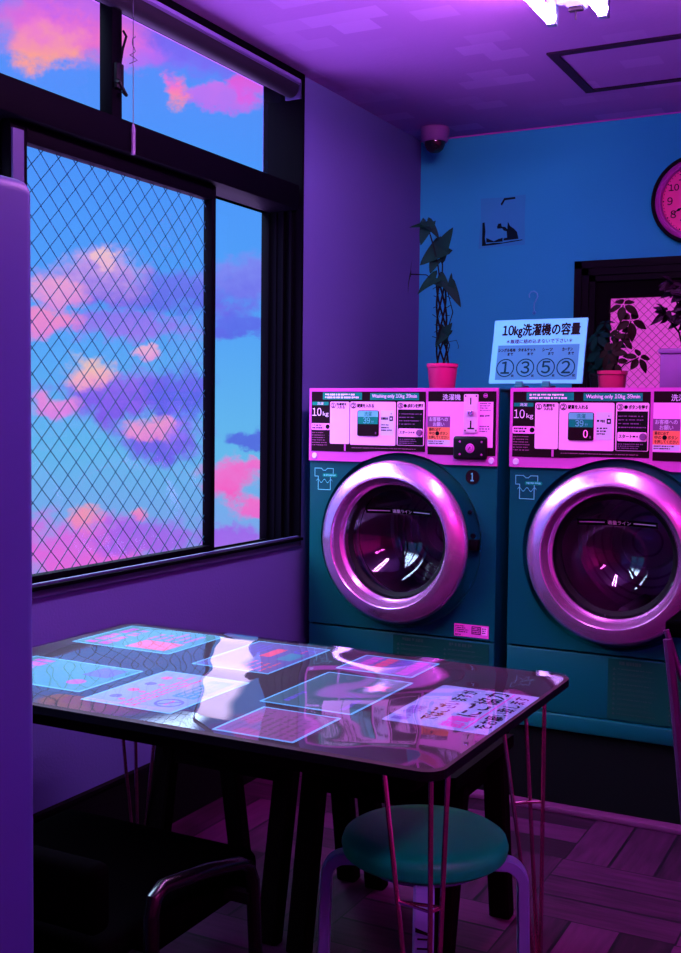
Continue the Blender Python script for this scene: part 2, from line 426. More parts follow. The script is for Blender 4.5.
bl = empty('roller_blind', (0, -1.075, 2.30))
tag(bl, 'rolled up dark blind with a plum cassette running along the window top', 'blind')
MB().box(-.05, .012, -2.33, -.006, .078, .098, bev=.003).build('cassette', BLIND, bl)
MB().box(.008, .016, -2.33, -.008, .084, .097, bev=.002).build('cassette_front', mat('lilac cassette trim', L(.14, .10, .34), .45), bl)
MB().lathe([(.0, 0), (.029, 0), (.031, .004), (.031, 2.30), (.029, 2.304), (0, 2.304)], 24, M=Matrix.Translation((-.018, -.014, .066)) @ Matrix.Rotation(R(90), 4, 'X')).build('fabric_roll', BLINDD, bl)
MB().box(-.05, .014, -.006, .002, .032, .098, bev=.003).build('end_bracket', FRAMEL, bl)
MB().tube([(.012, -.93, .08), (.012, -.93, -.28)], .0013, 6).build('pull_cord', mat('dark blue cord', L(.03, .03, .09), .6), bl)
MB().lathe([(0, 0), (.006, .002), (.0065, .07), (.003, .085), (0, .086)], 10, M=Matrix.Translation((.012, -.93, -.355))).build('cord_pull', CORD, bl)
MB().tube([(.012 + .008 * math.sin(k * 1.3), -.93 + .008 * math.cos(k * 1.7), -.03 - k * .006) for k in range(14)], .0012, 5).build('cord_knot', mat('dark blue cord', L(.03, .03, .09), .6), bl)

# ------------------------------------------------------------------ door in the back wall
dr = struct(empty('door_1', (DX0, 0, 0)), 'black framed doorway with a pink lit wire glass panel', 'door')
def dl(mb, name, m):
    o = mb.build(name, m, dr); o.matrix_parent_inverse = Matrix.Translation((-DX0, 0, 0)); return o
f = MB()
for d, y in ((0, -.03), (.028, -.022), (.052, -.010)):
    f.box(DX0 + d, DX0 + d + .03, y, .1, 0, DZ1 - d); f.box(DX1 - d - .03, DX1 - d, y, .1, 0, DZ1 - d); f.box(DX0 + d, DX1 - d, y, .1, DZ1 - d - .03, DZ1 - d)
dl(f, 'door_frame', BLACK)
px0, px1, pz0, pz1 = .835, 1.50, 1.02, 1.716
f = MB(); f.box(DX0 + .08, px0, .01, .05, .01, DZ1 - .08); f.box(px1, DX1 - .08, .01, .05, .01, DZ1 - .08); f.box(px0, px1, .01, .05, pz1, DZ1 - .08); f.box(px0, px1, .01, .05, .01, pz0)
dl(f, 'door_leaf', BLACKD)
dl(MB().box(px0, px1, .03, .036, pz0, pz1), 'wire_glass', PANE)
mb = MB(); p = .034
k = math.floor((px0 - pz1) / p)
while k * p < px1 - pz0:
    a = max(px0, pz0 + k * p); b = min(px1, pz1 + k * p)
    if b > a: mb.tube([(a, .028, a - k * p), (b, .028, b - k * p)], .0009, 4)
    k += 1
k = math.floor((px0 + pz0) / p)
while k * p < px1 + pz1:
    a = max(px0, k * p - pz1); b = min(px1, k * p - pz0)
    if b > a: mb.tube([(a, .0275, k * p - a), (b, .0275, k * p - b)], .0009, 4)
    k += 1
dl(mb, 'safety_wire', WIRED)

# ------------------------------------------------------------------ ceiling things
hx0, hx1, hy0, hy1 = .838, 1.32, -.905, -.418
ht = tag(empty('ceiling_hatch', (hx0, hy0, H)), 'square ceiling access hatch with a dark recessed frame', 'hatch')
f = MB(); a, b = hx1 - hx0, hy1 - hy0; t = .034
f.box(0, a, 0, t, -.006, 0); f.box(0, a, b - t, b, -.006, 0); f.box(0, t, t, b - t, -.006, 0); f.box(a - t, a, t, b - t, -.006, 0)
f.build('hatch_frame', mat('plum hatch frame', L(.022, .007, .03), .6, spec=.1), ht)
MB().box(t, a - t, t, b - t, -.002, 0).build('hatch_panel', CEIL, ht)

def lamp(name, x, y, length, tm, label):
    t = tag(empty(name, (x, y, H)), label, 'ceiling light', 'twin tube ceiling lights')
    prof = [(-.045, -.0), (.045, 0), (.045, -.025), (.022, -.07), (-.022, -.07), (-.045, -.025)]
    MB().prism(prof, 0, -length, lambda u, v, a: (u, a, v)).build('lamp_body', LAMPW, t)
    for s in (-1, 1):
        xx = s * .072
        for e, yy in ((0, -.012), (1, -length + .012)):
            MB().box(xx - .014, xx + .014, yy - .014, yy + .014, -.105, -.02, bev=.003).box(min(xx, s * .03), max(xx, s * .03), yy - .01, yy + .01, -.05, -.03).build('tube_socket', LAMPW, t)
        MB().lathe([(0, 0), (.0155, 0), (.0165, .004), (.0165, length - .06), (.0155, length - .056), (0, length - .056)], 14, M=Matrix.Translation((xx, -.028, -.088)) @ Matrix.Rotation(R(90), 4, 'X')).build('fluorescent_tube', tm, t)
    MB().box(-.02, .02, -.04, -.02, -.082, -.07, bev=.004).tube([(0, -.03, -.08), (0, -.03, -.105)], .002, 6).build('pull_switch', BLACK, t)
    return t
lamp('ceiling_light', 1.093, -1.425, 1.25, TUBE, 'white twin tube fluorescent light glowing on the ceiling above the machines')
lamp('ceiling_light', 2.75, -3.1, 1.25, TUBE_FILL, 'unseen magenta twin tube light added on the ceiling behind the viewer')  # unseen lamp, added to throw pink onto the door rings and glass

sc_ = tag(empty('security_camera', (.139, -.177, H)), 'small dome security camera in the ceiling corner above the climbing plant', 'security camera')
MB().lathe([(0, 0), (.058, 0), (.06, -.006), (.056, -.05), (.05, -.058), (0, -.058)], 28).build('housing', CAMW, sc_)
MB().lathe([(.043, -.056), (.042, -.07), (.034, -.088), (.02, -.099), (0, -.103)], 24).build('camera_dome', DOME, sc_)

# ------------------------------------------------------------------ washing machines
W = .693; DEP = .85; HT = 1.326
CX, CZ = .345, .812; HX = .345 - .281
def bowl(r):                                  # depth of the door glass behind the ring plane
    return .135 * (1 - (r / .192) ** 2.2)
def machine(x, number, group):
    t = empty('washing_machine', (x, -1.1, 0))
    t['group'] = group
    # plinth
    MB().box(.012, W - .012, .012, DEP - .03, 0, .247).build('plinth', BLACKD, t)
    # cabinet: sides, top, back
    c = MB()
    for x0, x1 in ((0, .018), (W - .018, W)): c.box(x0, x1, .004, DEP, .246, HT - .002, bev=.006)
    c.box(.01, W - .01, DEP - .02, DEP, .25, HT - .01); c.box(0, W, .004, DEP, HT - .02, HT, bev=.008); c.box(.01, W - .01, .02, DEP, .246, .26)
    c.build('cabinet', TEAL, t)
    # front panel with a round recess and opening
    def frame_grid(x0, x1, z0, z1, r):
        an = sorted(set([2 * PI * k / 72 for k in range(72)] + [math.atan2(zz - CZ, xx - CX) % (2 * PI) for xx in (x0, x1) for zz in (z0, z1)]))
        inn = []; out = []
        for a in an:
            cx, sz = math.cos(a), math.sin(a); inn.append((CX + r * cx, CZ + r * sz))
            tt = min([((x1 if cx > 0 else x0) - CX) / cx if abs(cx) > 1e-9 else 9, ((z1 if sz > 0 else z0) - CZ) / sz if abs(sz) > 1e-9 else 9])
            out.append((CX + tt * cx, CZ + tt * sz))
        return inn, out
    inn, out = frame_grid(.002, W - .002, .505, HT - .006, .297)
    n = len(inn)
    vs = [(u, 0, v) for u, v in out] + [(u, 0, v) for u, v in inn] + [(CX + (u - CX) * .975, .016, CZ + (v - CZ) * .975) for u, v in inn] + [(CX + (u - CX) * .70, .016, CZ + (v - CZ) * .70) for u, v in inn] + [(CX + (u - CX) * .70, .10, CZ + (v - CZ) * .70) for u, v in inn] + [(u, .02, v) for u, v in out]
    fs = []
    for i in range(n):
        j = (i + 1) % n
        for k in range(4): fs.append((k * n + i, k * n + j, (k + 1) * n + j, (k + 1) * n + i))
        fs.append((i, j, 5 * n + j, 5 * n + i))
    MB().add(vs, fs, 0, True).build('front_panel', TEAL, t)
    MB().box(.002, W - .002, 0, .02, .30, .498, bev=.004).box(.002, W - .002, -.006, .02, .246, .298, bev=.006).build('lower_panel', TEAL, t)
    # drum
    d = MB()
    DM = Matrix.Translation((CX, 0, CZ)) @ Matrix.Rotation(R(-90), 4, 'X')
    d.lathe([(.200, .10), (.245, .115), (.245, .46), (.235, .47), (.10, .475), (.09, .455), (.0, .45)], 48, M=DM)
    dr_ = d.build('drum', STEELD, t)
    for k in range(3):
        a = 2 * PI * k / 3 + .5
        M = Matrix.Translation((CX, 0, CZ)) @ Matrix.Rotation(-a, 4, 'Y')
        q = MB(); pr = [(.245, -.045), (.185, -.012), (.18, 0), (.185, .012), (.245, .045)]
        q.prism(pr, .14, .45, lambda u, v, aa: M @ Vector((u, aa, v))); q.build('drum_baffle', STEELD, dr_)
    q = MB()
    for rr_ in (.05, .13, .16, .19, .215): q.lathe([(rr_ - .004, .462 if rr_ > .1 else .449), (rr_, .452 if rr_ > .1 else .444), (rr_ + .004, .462 if rr_ > .1 else .449)], 40, M=DM)
    q.build('drum_ribs', STEEL, dr_)
    MB().lathe([(.205, .02), (.212, .05), (.205, .085), (.215, .10), (.20, .11)], 48, M=DM).build('gasket', RUBBER, t)
    # door
    ph = R(-3.5) if number == 1 else R(-.8)
    DR = Matrix.Translation((.281, 0, 0)) @ Matrix.Rotation(R(90), 4, 'X')
    prof = [(.200, -.004), (.262, -.004), (.271, .003), (.2735, .012), (.271, .022), (.265, .031), (.256, .039), (.245, .0465), (.234, .053), (.224, .0575), (.2175, .0585), (.214, .055), (.211, .040), (.198, .014), (.193, .004), (.196, -.004)]
    door = MB().lathe(prof, 96, M=DR, close=True).build('door', STEEL, t, (HX, -.012, CZ), (0, 0, ph))
    MB().lathe([(.1935, .012), (.199, .018), (.2035, .023), (.2055, .026), (.2, .02), (.192, .006)], 64, M=DR).build('inner_rim', STEEL, door)
    MB().lathe([(.196, .008), (.188, -.004), (.176, -.012), (.172, -.02), (.19, -.012), (.198, .0)], 64, M=DR).build('glass_seal', RUBBER, door)
    MB().lathe([(.192 * k / 14, .004 - bowl(.192 * k / 14)) for k in range(15)][::-1], 56, M=DR).build('door_glass', GLASSD, door)
    def onbowl(u, v, a):
        r = min(math.hypot(u, v), .19); return (.281 + u, -(.004 - bowl(r) * .55) - a, v)
    q = MB(); nseg = 24
    for mi, aa, u0, u1, v0, v1 in ((0, .0, -.125, .125, .088, .108), (1, .001, -.118, -.045, .0965, .0995), (1, .001, .045, .118, .0965, .0995)):
        vs = []
        for k in range(nseg + 1):
            u = u0 + (u1 - u0) * k / nseg; vs += [onbowl(u, v0, aa), onbowl(u, v1, aa)]
        q.add(vs, [(2 * k, 2 * k + 2, 2 * k + 3, 2 * k + 1) for k in range(nseg)], mi)
    q.text('適量ライン', -.036, .036, .0915, .1045, .001, onbowl, 1, .01)
    q.build('fill_line_strip', [BLACKD, WHITEINK], door)
    # door catch and screw on the recess rim
    MB().box(.598, .630, -.006, .02, .797, .832, bev=.003).tube([(.612, -.004, .845), (.612, .004, .845)], .008, 10).build('door_catch', BLACK, t)
    MB().lathe([(0, 0), (.007, 0), (.007, .004), (0, .005)], 12, M=Matrix.Translation((.594, .016, .92)) @ Matrix.Rotation(R(90), 4, 'X')).build('catch_screw', BLACK, t)
    # control plate with an arched lower edge
    arch = []
    for k in range(13):
        a = R(120.5 - 61 * k / 12); arch.append((CX + .008 + .299 * math.cos(a), CZ + .299 * math.sin(a) - .001))
    arch = [(.17, 1.075)] + [(u, max(v, 1.075)) for u, v in arch] + [(.515, 1.075)]
    poly = [(.001, 1.075)] + arch + [(W - .001, 1.075), (W - .001, HT), (.001, HT)]
    plate = MB().prism(poly, -.002, .008, FRONT).build('control_plate', PINK, t)
    cp = MB()
    # left black film with arched lower edge
    filmL = [(.0108, 1.108), (.19, 1.108), (.27, 1.114), (.4412, 1.1145), (.4412, 1.3139), (.0108, 1.3139)]
    MB().prism(filmL, .008, .0095, FRONT).build('control_film', PANELB, plate)
    MB().prism([(.4506, 1.107), (.5436, 1.107), (.64, 1.107), (.6866, 1.107), (.6866, 1.315), (.4506, 1.315)], .008, .0095, FRONT).build('control_film', PANELB, plate)
    q = MB(); A = .0105; T = .0113
    q.rect(.0552, .2069, 1.2865, 1.3110, A, FRONT, 0); q.dashes(.065, .197, 1.289, 1.3085, 2, T, FRONT, 1, .6)
    q.rect(.2373, .4177, 1.2856, 1.3094, A, FRONT, 0); q.text('Washing only  10kg 39min', .245, .410, 1.290, 1.306, T, FRONT, 1, .012)
    q.rect(.0139, .0781, 1.2669, 1.2788, A, FRONT, 0); q.text('洗濯', .034, .058, 1.268, 1.2778, T, FRONT, 1)
    q.text('10', .0145, .050, 1.230, 1.2575, A, FRONT, 1); q.text('kg', .056, .078, 1.2265, 1.245, A, FRONT, 1)
    q.build('capacity_labels', [TEALLAB, WHITEINK], plate)
    q = MB(); q.rect(.011, .0842, 1.1814, 1.2046, A, FRONT, 0, .004); q.disc(.0755, 1.193, .008, T, FRONT, 1); q.dashes(.015, .062, 1.184, 1.202, 2, T, FRONT, 1)
    q.build('course_label', [PINKL, INK], plate)
    MB().dashes(.013, .078, 1.125, 1.176, 6, A, FRONT, 0, .35).build('fine_print', FINE, plate)
    MB().dashes(.169, .4081, 1.1195, 1.1255, 1, A, FRONT, 0, .5, False).build('fine_print', FINE, plate)
    MB().rect(.1396, .1465, 1.1107, 1.1337, A, FRONT).build('pink_mark', PINK, plate)
    # cards 1 2 3
    def cnum(q, n, u, v, r, mi):
        q.ring(u, v, r * .80, r, T, FRONT, mi, 20); q.text(n, u - r * .45, u + r * .45, v - r * .62, v + r * .62, T, FRONT, mi, .05, True)
    q = MB(); q.prism(rrect(.0842, .1591, 1.1346, 1.2792, .005), .0095, A, FRONT); cnum(q, '1', .0965, 1.2665, .0095, 1)
    q.text('洗濯物を', .109, .148, 1.2665, 1.276, T, FRONT, 1, .04); q.text('入れる', .112, .141, 1.2555, 1.265, T, FRONT, 1, .04)
    q.build('step_card', [CARD, INK], plate)
    q = MB(); q.prism(rrect(.162, .3334, 1.1328, 1.2797, .005), .0095, A, FRONT); cnum(q, '2', .175, 1.2665, .0105, 1)
    q.text('硬貨を入れる', .189, .252, 1.260, 1.273, T, FRONT, 1, .04)
    q.rect(.278, .3278, 1.1662, 1.251, T, FRONT, 2); q.rect(.311, .324, 1.2155, 1.2315, T + .0005, FRONT, 1); q.rect(.3145, .3205, 1.2205, 1.2265, T + .001, FRONT, 2); q.disc(.3175, 1.2395, .002, T + .0005, FRONT, 1)
    q.dashes(.281, .305, 1.219, 1.228, 1, T + .0005, FRONT, 1, .9, False); q.dashes(.281, .322, 1.18, 1.206, 3, T + .0005, FRONT, 1, .5)
    cd = q.build('step_card', [CARD, INK, LILAC], plate)
    q = MB(); q.prism(rrect(.1914, .2716, 1.1635, 1.2504, .006), A, A + .003, FRONT, 0)
    q.rect(.1935, .2695, 1.2285, 1.2485, .014, FRONT, 1); q.rect(.1935, .2695, 1.204, 1.2285, .014, FRONT, 2)
    q.text('洗濯', .218, .246, 1.2315, 1.2455, .0147, FRONT, 2, .01); q.text('39', .214, .240, 1.2065, 1.2265, .0147, FRONT, 1, .01); q.text('分', .244, .254, 1.207, 1.217, .0147, FRONT, 1)
    if number == 2: q.text('0', .240, .254, 1.172, 1.196, .0147, FRONT, 3, .01)
    q.rect(.259, .264, 1.17, 1.178, .0147, FRONT, 4)
    q.build('price_display', [PANELB, TEALI, TEALLAB, DISPLAY, PURPLE], cd)
    q = MB(); q.prism(rrect(.3384, .4378, 1.134, 1.2803, .005), .0095, A, FRONT); cnum(q, '3', .351, 1.267, .010, 1); q.disc(.3685, 1.267, .006, T, FRONT, 1)
    q.text('ボタンを押す', .377, .434, 1.2605, 1.2735, T, FRONT, 1, .04)
    q.rect(.3421, .4346, 1.1358, 1.2545, T, FRONT, 1); q.dashes(.346, .43, 1.20, 1.245, 4, T + .0005, FRONT, 3, .3); q.dashes(.346, .43, 1.139, 1.158, 3, T + .0005, FRONT, 3, .55)
    q.rect(.3445, .4328, 1.1633, 1.1913, .0125, FRONT, 0, .004); q.text('スタート', .349, .389, 1.173, 1.184, .013, FRONT, 1, .04); q.dashes(.391, .408, 1.174, 1.183, 1, .013, FRONT, 1)
    cd = q.build('step_card', [CARD, INK, LILAC, PURPLE], plate)
    MB().lathe([(0, .007), (.0095, .006), (.011, 0)], 20, M=Matrix.Translation((.4215, -.0125, 1.178)) @ Matrix.Rotation(R(90), 4, 'X')).build('start_button', PURPLE, cd)
    # right side: pink field, labels, coin slot, lock
    q = MB(); q.rect(.4506, .6774, 1.1336, 1.281, A, FRONT, 0)
    q.text('洗濯機', .502, .5644, 1.2861, 1.3056, A, FRONT, 1, .01); q.ring(.6504, 1.3011, .006, .0075, A, FRONT, 2); q.rect(.645, .6558, 1.2985, 1.304, A, FRONT, 2)
    q.dashes(.632, .672, 1.25, 1.279, 4, T, FRONT, 3, .5); q.dashes(.632, .668, 1.232, 1.240, 1, T, FRONT, 3, .8); q.dashes(.632, .67, 1.182, 1.206, 3, T, FRONT, 3, .5)
    q.build('instruction_field', [PINKL, LILAC, PINK, PURPLE], plate)
    q = MB(); q.prism(rrect(.4505, .5300, 1.1384, 1.2329), A, A + .0008, FRONT, 0); q.rect(.4505, .53, 1.1975, 1.2329, .0117, FRONT, 1); q.rect(.4505, .53, 1.1558, 1.1973, .0117, FRONT, 2)
    q.text('お客様への', .457, .522, 1.2165, 1.2305, .0122, FRONT, 0, .012); q.text('お願い', .470, .510, 1.2, 1.2135, .0122, FRONT, 0, .012)
    q.text('最初に必ず', .456, .497, 1.185, 1.195, .0122, FRONT, 3, .02); q.text('中の', .456, .476, 1.172, 1.1825, .0122, FRONT, 3, .02); q.disc(.4855, 1.177, .007, .0122, FRONT, 3); q.text('ボタン', .495, .523, 1.172, 1.1825, .0122, FRONT, 3, .02); q.text('を押してください', .456, .525, 1.159, 1.1695, .0122, FRONT, 3, .02)
    q.dashes(.454, .526, 1.1405, 1.1545, 2, .0122, FRONT, 3, .5)
    q.build('request_label', [LILAC, PURPLE, ORANGE, INK], plate)
    q = MB(); q.prism(rrect(.5782, .6267, 1.1817, 1.3057, .005), .0095, .0155, FRONT, 0)
    for u in (.584, .621):
        for v in (1.188, 1.2995): q.disc(u, v, .0025, .016, FRONT, 1)
    q.rect(.600, .604, 1.272, 1.294, .016, FRONT, 1); q.rect(.592, .615, 1.1925, 1.197, .016, FRONT, 1); q.rect(.6005, .6055, 1.195, 1.22, .016, FRONT, 1)
    sl = q.build('coin_slot_plate', [mat('pink tinted steel', L(.9, .35, .8), .35, .3), INK], plate)
    MB().box(.592, .600, -.021, -.0155, 1.239, 1.251, bev=.001).box(.602, .612, -.023, -.0155, 1.238, 1.252, bev=.001).build('return_button', STEEL, sl)
    bx = MB().box(.5436, .6598, -.022, -.002, 1.094, 1.1696, bev=.009, seg=3).build('coin_box_lock', mat('gloss black plastic', L(.006, .003, .007), .3, spec=.15), plate)
    for u in (.569, .644):
        for v in (1.111, 1.152): MB().lathe([(0, .0025), (.003, .002), (.0035, 0)], 12, M=Matrix.Translation((u, -.022, v)) @ Matrix.Rotation(R(90), 4, 'X')).build('lock_screw', PINK, bx)
    MB().lathe([(0, .007), (.008, .007), (.0085, .004), (.014, .004), (.0155, 0)], 24, M=Matrix.Translation((.6044, -.022, 1.1308)) @ Matrix.Rotation(R(90), 4, 'X')).build('lock_cylinder', PINK, bx)
    MB().box(-.0012, .0012, -.0006, 0, -.006, .006, M=Matrix.Translation((.6044, -.029, 1.1308)) @ Matrix.Rotation(R(35), 4, 'Y')).build('key_slot', INK, bx)
    for u in (.0235, .6726):
        MB().lathe([(0, .003), (.009, .003), (.0105, 0)], 18, M=Matrix.Translation((u, -.008, 1.092)) @ Matrix.Rotation(R(90), 4, 'X')).build('screw_cap', LILAC, plate)
    # decals on the teal body
    q = MB()
    shirt = [(.0215, 1.048), (.047, 1.048), (.055, 1.041), (.063, 1.041), (.071, 1.048), (.094, 1.048), (.094, 1.020), (.083, 1.020), (.083, .974), (.035, .974), (.035, 1.020), (.0215, 1.020)]
    for k in range(len(shirt)):
        a = Vector(shirt[k]); b = Vector(shirt[(k + 1) % len(shirt)]); dd = (b - a).normalized() * .0012; nn = Vector((-dd.y, dd.x))
        q.flat([tuple(a - dd - nn), tuple(b + dd - nn), tuple(b + dd + nn), tuple(a - dd + nn)], .0008, FRONT)
    wv = [(.028 + .0625 * k / 24, 1.004 + .006 * math.sin(k / 24 * 5 * PI)) for k in range(25)]
    for k in range(24):
        (u, v), (u2, v2) = wv[k], wv[k + 1]; q.flat([(u, v - .0012), (u2, v2 - .0012), (u2, v2 + .0012), (u, v + .0012)], .0008, FRONT)
    q.prism(rrect(.052, .1095, 1.0185, 1.0305, .0055), .0008, .0012, FRONT, 1); q.dashes(.057, .104, 1.021, 1.028, 1, .0016, FRONT, 0, .8, False)
    q.build('laundry_decal', [TEALI, TEALLAB], t)
    if number == 1:
        q = MB(); q.prism([(.6065 + .0235 * math.cos(2 * PI * k / 28), 1.0371 + .0235 * math.sin(2 * PI * k / 28)) for k in range(28)], 0, .002, FRONT, 0); q.text('1', .6015, .6115, 1.024, 1.05, .0025, FRONT, 1, .03)
        q.build('number_badge', [PANELB, TEALI], t)
    q = MB(); q.prism(rrect(.552, .672, .5115, .5525), 0, .001, FRONT, 0); q.dashes(.556, .605, .524, .549, 4, .0016, FRONT, 1, .5)
    q.rect(.613, .645, .522, .548, .0016, FRONT, 1); q.rect(.616, .642, .525, .545, .002, FRONT, 0); q.dashes(.617, .641, .526, .544, 3, .0024, FRONT, 1, .7, False); q.rect(.648, .668, .522, .548, .0016, FRONT, 2); q.dashes(.65, .667, .525, .546, 3, .002, FRONT, 1, .6); q.dashes(.556, .58, .513, .521, 1, .0016, FRONT, 1)
    q.build('pink_sticker', [mat('magenta sticker', L(.75, .04, .55), .5), INK, PINKL], t)
    q = MB(); q.prism(rrect(.331, .674, .306, .4935), 0, .001, FRONT, 0)
    for c0 in (.345, .515):
        q.dashes(c0 + .02, c0 + .11, .475, .488, 1, .0016, FRONT, 1, .8)
        for k in range(10):
            v = .468 - k * .0155
            q.flat([(c0, v - .009), (c0 + .010, v - .009), (c0 + .005, v)], .0016, FRONT, 1); q.dashes(c0 + .016, c0 + .145, v - .009, v - .001, 2 if k % 3 else 1, .0016, FRONT, 1, .5)
    q.build('caution_label', [TEALD, mat('label print', L(.003, .015, .016), .6)], t)
    return t
m1 = machine(.075, 1, 'coin washing machines'); tag(m1, 'teal coin washing machine with a round number 1 badge next to the left wall', 'washing machine', 'coin washing machines')
m2 = machine(.807, 2, 'coin washing machines'); tag(m2, 'teal coin washing machine without a number badge, cut off at the right', 'washing machine', 'coin washing machines')

# ------------------------------------------------------------------ sign on the machines
sg = tag(empty('sign_board', (.866, -1.045, 1.329), R(-1.5)), 'pale blue sign about 10kg washer capacity standing across both machine tops', 'sign')
tilt = Matrix.Rotation(R(-13), 4, 'X')
SF = lambda u, v, a: tuple(tilt @ Vector((u, -a, v + .012)))
MB().prism(rrect(-.156, .156, 0, .214, .002), -.004, .004, SF).build('board', SIGNB, sg)
q = MB()
q.rect(-.136, .137, .012, .128, .0044, SF, 0)
q.text('10kg洗濯機の容量', -.125, .135, .153, .199, .0046, SF, 1, .03)
q.text('＊無理に詰め込まないで下さい＊', -.108, .112, .1335, .1475, .0046, SF, 2, .035)
for (u, n, s) in ((-.104, '1', 'シングル毛布'), (-.036, '3', 'タオルケット'), (.033, '5', 'シーツ'), (.099, '2', 'カーテン')):
    wd = .058 if len(s) > 4 else .034
    q.text(s, u - wd / 2, u + wd / 2, .106, .117, .0052, SF, 1, .05); q.text('まで', u + .004, u + .022, .0935, .1025, .0052, SF, 1, .05)
    q.ring(u, .052, .0270, .0305, .0052, SF, 3, 40); q.text(n, u - .016, u + .016, .033, .073, .0052, SF, 3, .02, True)
    q.text('枚', u + .023, u + .032, .021, .030, .0052, SF, 1, .03)
q.build('printing', [SIGNP, INK, SIGNN, SIGNT], sg)
for u in (-.05, .04):
    q = MB(); q.box(u - .014, u + .014, -.012, .05, 0, .006, bev=.002); q.box(u - .012, u + .012, -.010, .006, .004, .02, bev=.002); q.build('clip_foot', mat('teal clip', L(.02, .22, .22), .4), sg)

# ------------------------------------------------------------------ plants
def leaf(mb, base, tip, width, nrm, mi=0, curl=.15, lobes=0.0, n=9, fold=.18):
    b = Vector(base); t = Vector(tip); ax = t - b; ln = ax.length; ax.normalize()
    nn = Vector(nrm); nn = (nn - ax * nn.dot(ax)).normalized(); sd = ax.cross(nn)
    vs = []; fs = []
    for i in range(n + 1):
        s = i / n
        if lobes: w = width * (1 - s) ** .8 * (1 if s > .0 else .8); back = -lobes * ln * (1 - s) ** 3
        else: w = width * math.sin(PI * min(1, s ** .85)) ** .8 if 0 < s < 1 else 0; back = 0
        c = b + ax * ln * s - nn * curl * ln * s * s
        for k, e in ((-1, 1), (-.5, .45), (0, 0), (.5, .45), (1, 1)):
            vs.append(c + sd * k * w / 2 + nn * fold * abs(k) * w / 2 + ax * back * abs(k) * (1.3 if abs(k) < 1 else .9))
    for i in range(n):
        for k in range(4): fs.append((i * 5 + k, i * 5 + k + 1, (i + 1) * 5 + k + 1, (i + 1) * 5 + k))
    mb.add(vs, fs, mi, True)
def pot_mesh(rt, rb, h, rim=.006):
    return MB().lathe([(0, 0), (rb, 0), (rb + .001, .004), (rt - .003, h - rim * 2.2), (rt, h - rim * 2), (rt, h), (rt - .004, h), (rt - .006, h - .012), (0, h - .012)], 32)
# climbing arrow-leaf plant on the first machine
pl = tag(empty('potted_climbing_plant', (.508, -.95, 1.3265)), 'tall climbing plant with arrow shaped leaves in a hot pink pot on the left machine', 'potted plant')
pot_mesh(.054, .043, .086).build('pot', POTPINK, pl)
MB().lathe([(0, .078), (.047, .077)], 24).build('soil', SOIL, pl)
q = MB()
stake = lambda z: (-.006 + .012 * math.sin(z * 9), .0, z)
for k in range(5):
    a0 = k * 1.25; r0 = .020
    q.tube([((r0 * (1 - .3 * i / 14)) * math.cos(a0 + i * .35) - .010 * i / 14, r0 * math.sin(a0 + i * .35), .07 + i * .0205) for i in range(15)], .0034, 6)
for k in range(26):
    z = .14 + k * .0085; a = k * 2.4; q.tube([(-.006 + .014 * math.cos(a), .014 * math.sin(a), z), (-.006 + .032 * math.cos(a), .03 * math.sin(a), z + .012 * math.sin(k * 1.7))], .0012, 4)
q.tube([(-.01, 0, .34), (-.02, -.005, .42), (-.04, -.01, .50), (-.06, -.01, .558)], .0026, 6)
q.tube([(-.006, 0, .36), (-.01, .01, .42), (-.012, .01, .48)], .0024, 6)
q.tube([(-.01, 0, .345), (-.06, -.01, .390), (-.118, -.01, .395)], .0018, 6)
q.tube([(.0, 0, .15), (.035, .0, .26), (.02, -.01, .325), (.030, -.015, .345)], .0018, 6)
q.tube([(.012, 0, .09), (.025, .0, .15), (.012, -.01, .19)], .0018, 6)
q.tube([(.015, 0, .16), (.05, .0, .165), (.062, -.01, .145), (.06, -.01, .135)], .0010, 5)
q.build('stems', STEM, pl)
q = MB(); V = (0.15, -1, .35)
leaf(q, (-.060, -.01, .558), (-.078, -.03, .492), .060, V, lobes=.35, fold=.1)
leaf(q, (-.062, -.01, .560), (-.124, -.02, .556), .040, (0, -.7, .7), lobes=.2, curl=.05)
leaf(q, (-.060, -.01, .565), (-.010, -.02, .525), .050, (0, -.6, .8), lobes=.3, curl=.4)
leaf(q, (-.010, .01, .485), (-.080, -.03, .428), .090, V, lobes=.2, fold=.12)
leaf(q, (-.022, .01, .465), (.032, -.01, .545), .078, V, lobes=.3, fold=.12, curl=.05)
leaf(q, (-.030, .0, .44), (-.040, -.03, .395), .050, V, lobes=.2)
leaf(q, (-.118, -.01, .395), (-.134, -.02, .330), .024, (-.9, -.4, 0), lobes=.2, fold=.4)
leaf(q, (-.118, -.01, .39), (-.118, -.02, .445), .014, (-.9, -.4, 0), lobes=.1, fold=.4)
leaf(q, (-.025, -.01, .378), (-.095, -.03, .338), .066, (0, -.8, .6), lobes=.2, curl=.3)
leaf(q, (-.02, -.01, .375), (.03, -.03, .345), .066, (0, -.8, .6), lobes=.2, curl=.25)
leaf(q, (.030, -.015, .345), (.075, -.03, .280), .05, (.3, -.9, .4), lobes=.4, curl=.2)
leaf(q, (.032, -.015, .348), (.034, -.02, .392), .024, V, lobes=.2)
leaf(q, (.008, -.01, .180), (.042, -.03, .222), .055, V, lobes=.5, curl=.1)
leaf(q, (.012, -.01, .195), (-.018, -.03, .145), .055, V, lobes=.3, curl=.2)
q.build('leaves', LEAF, pl)

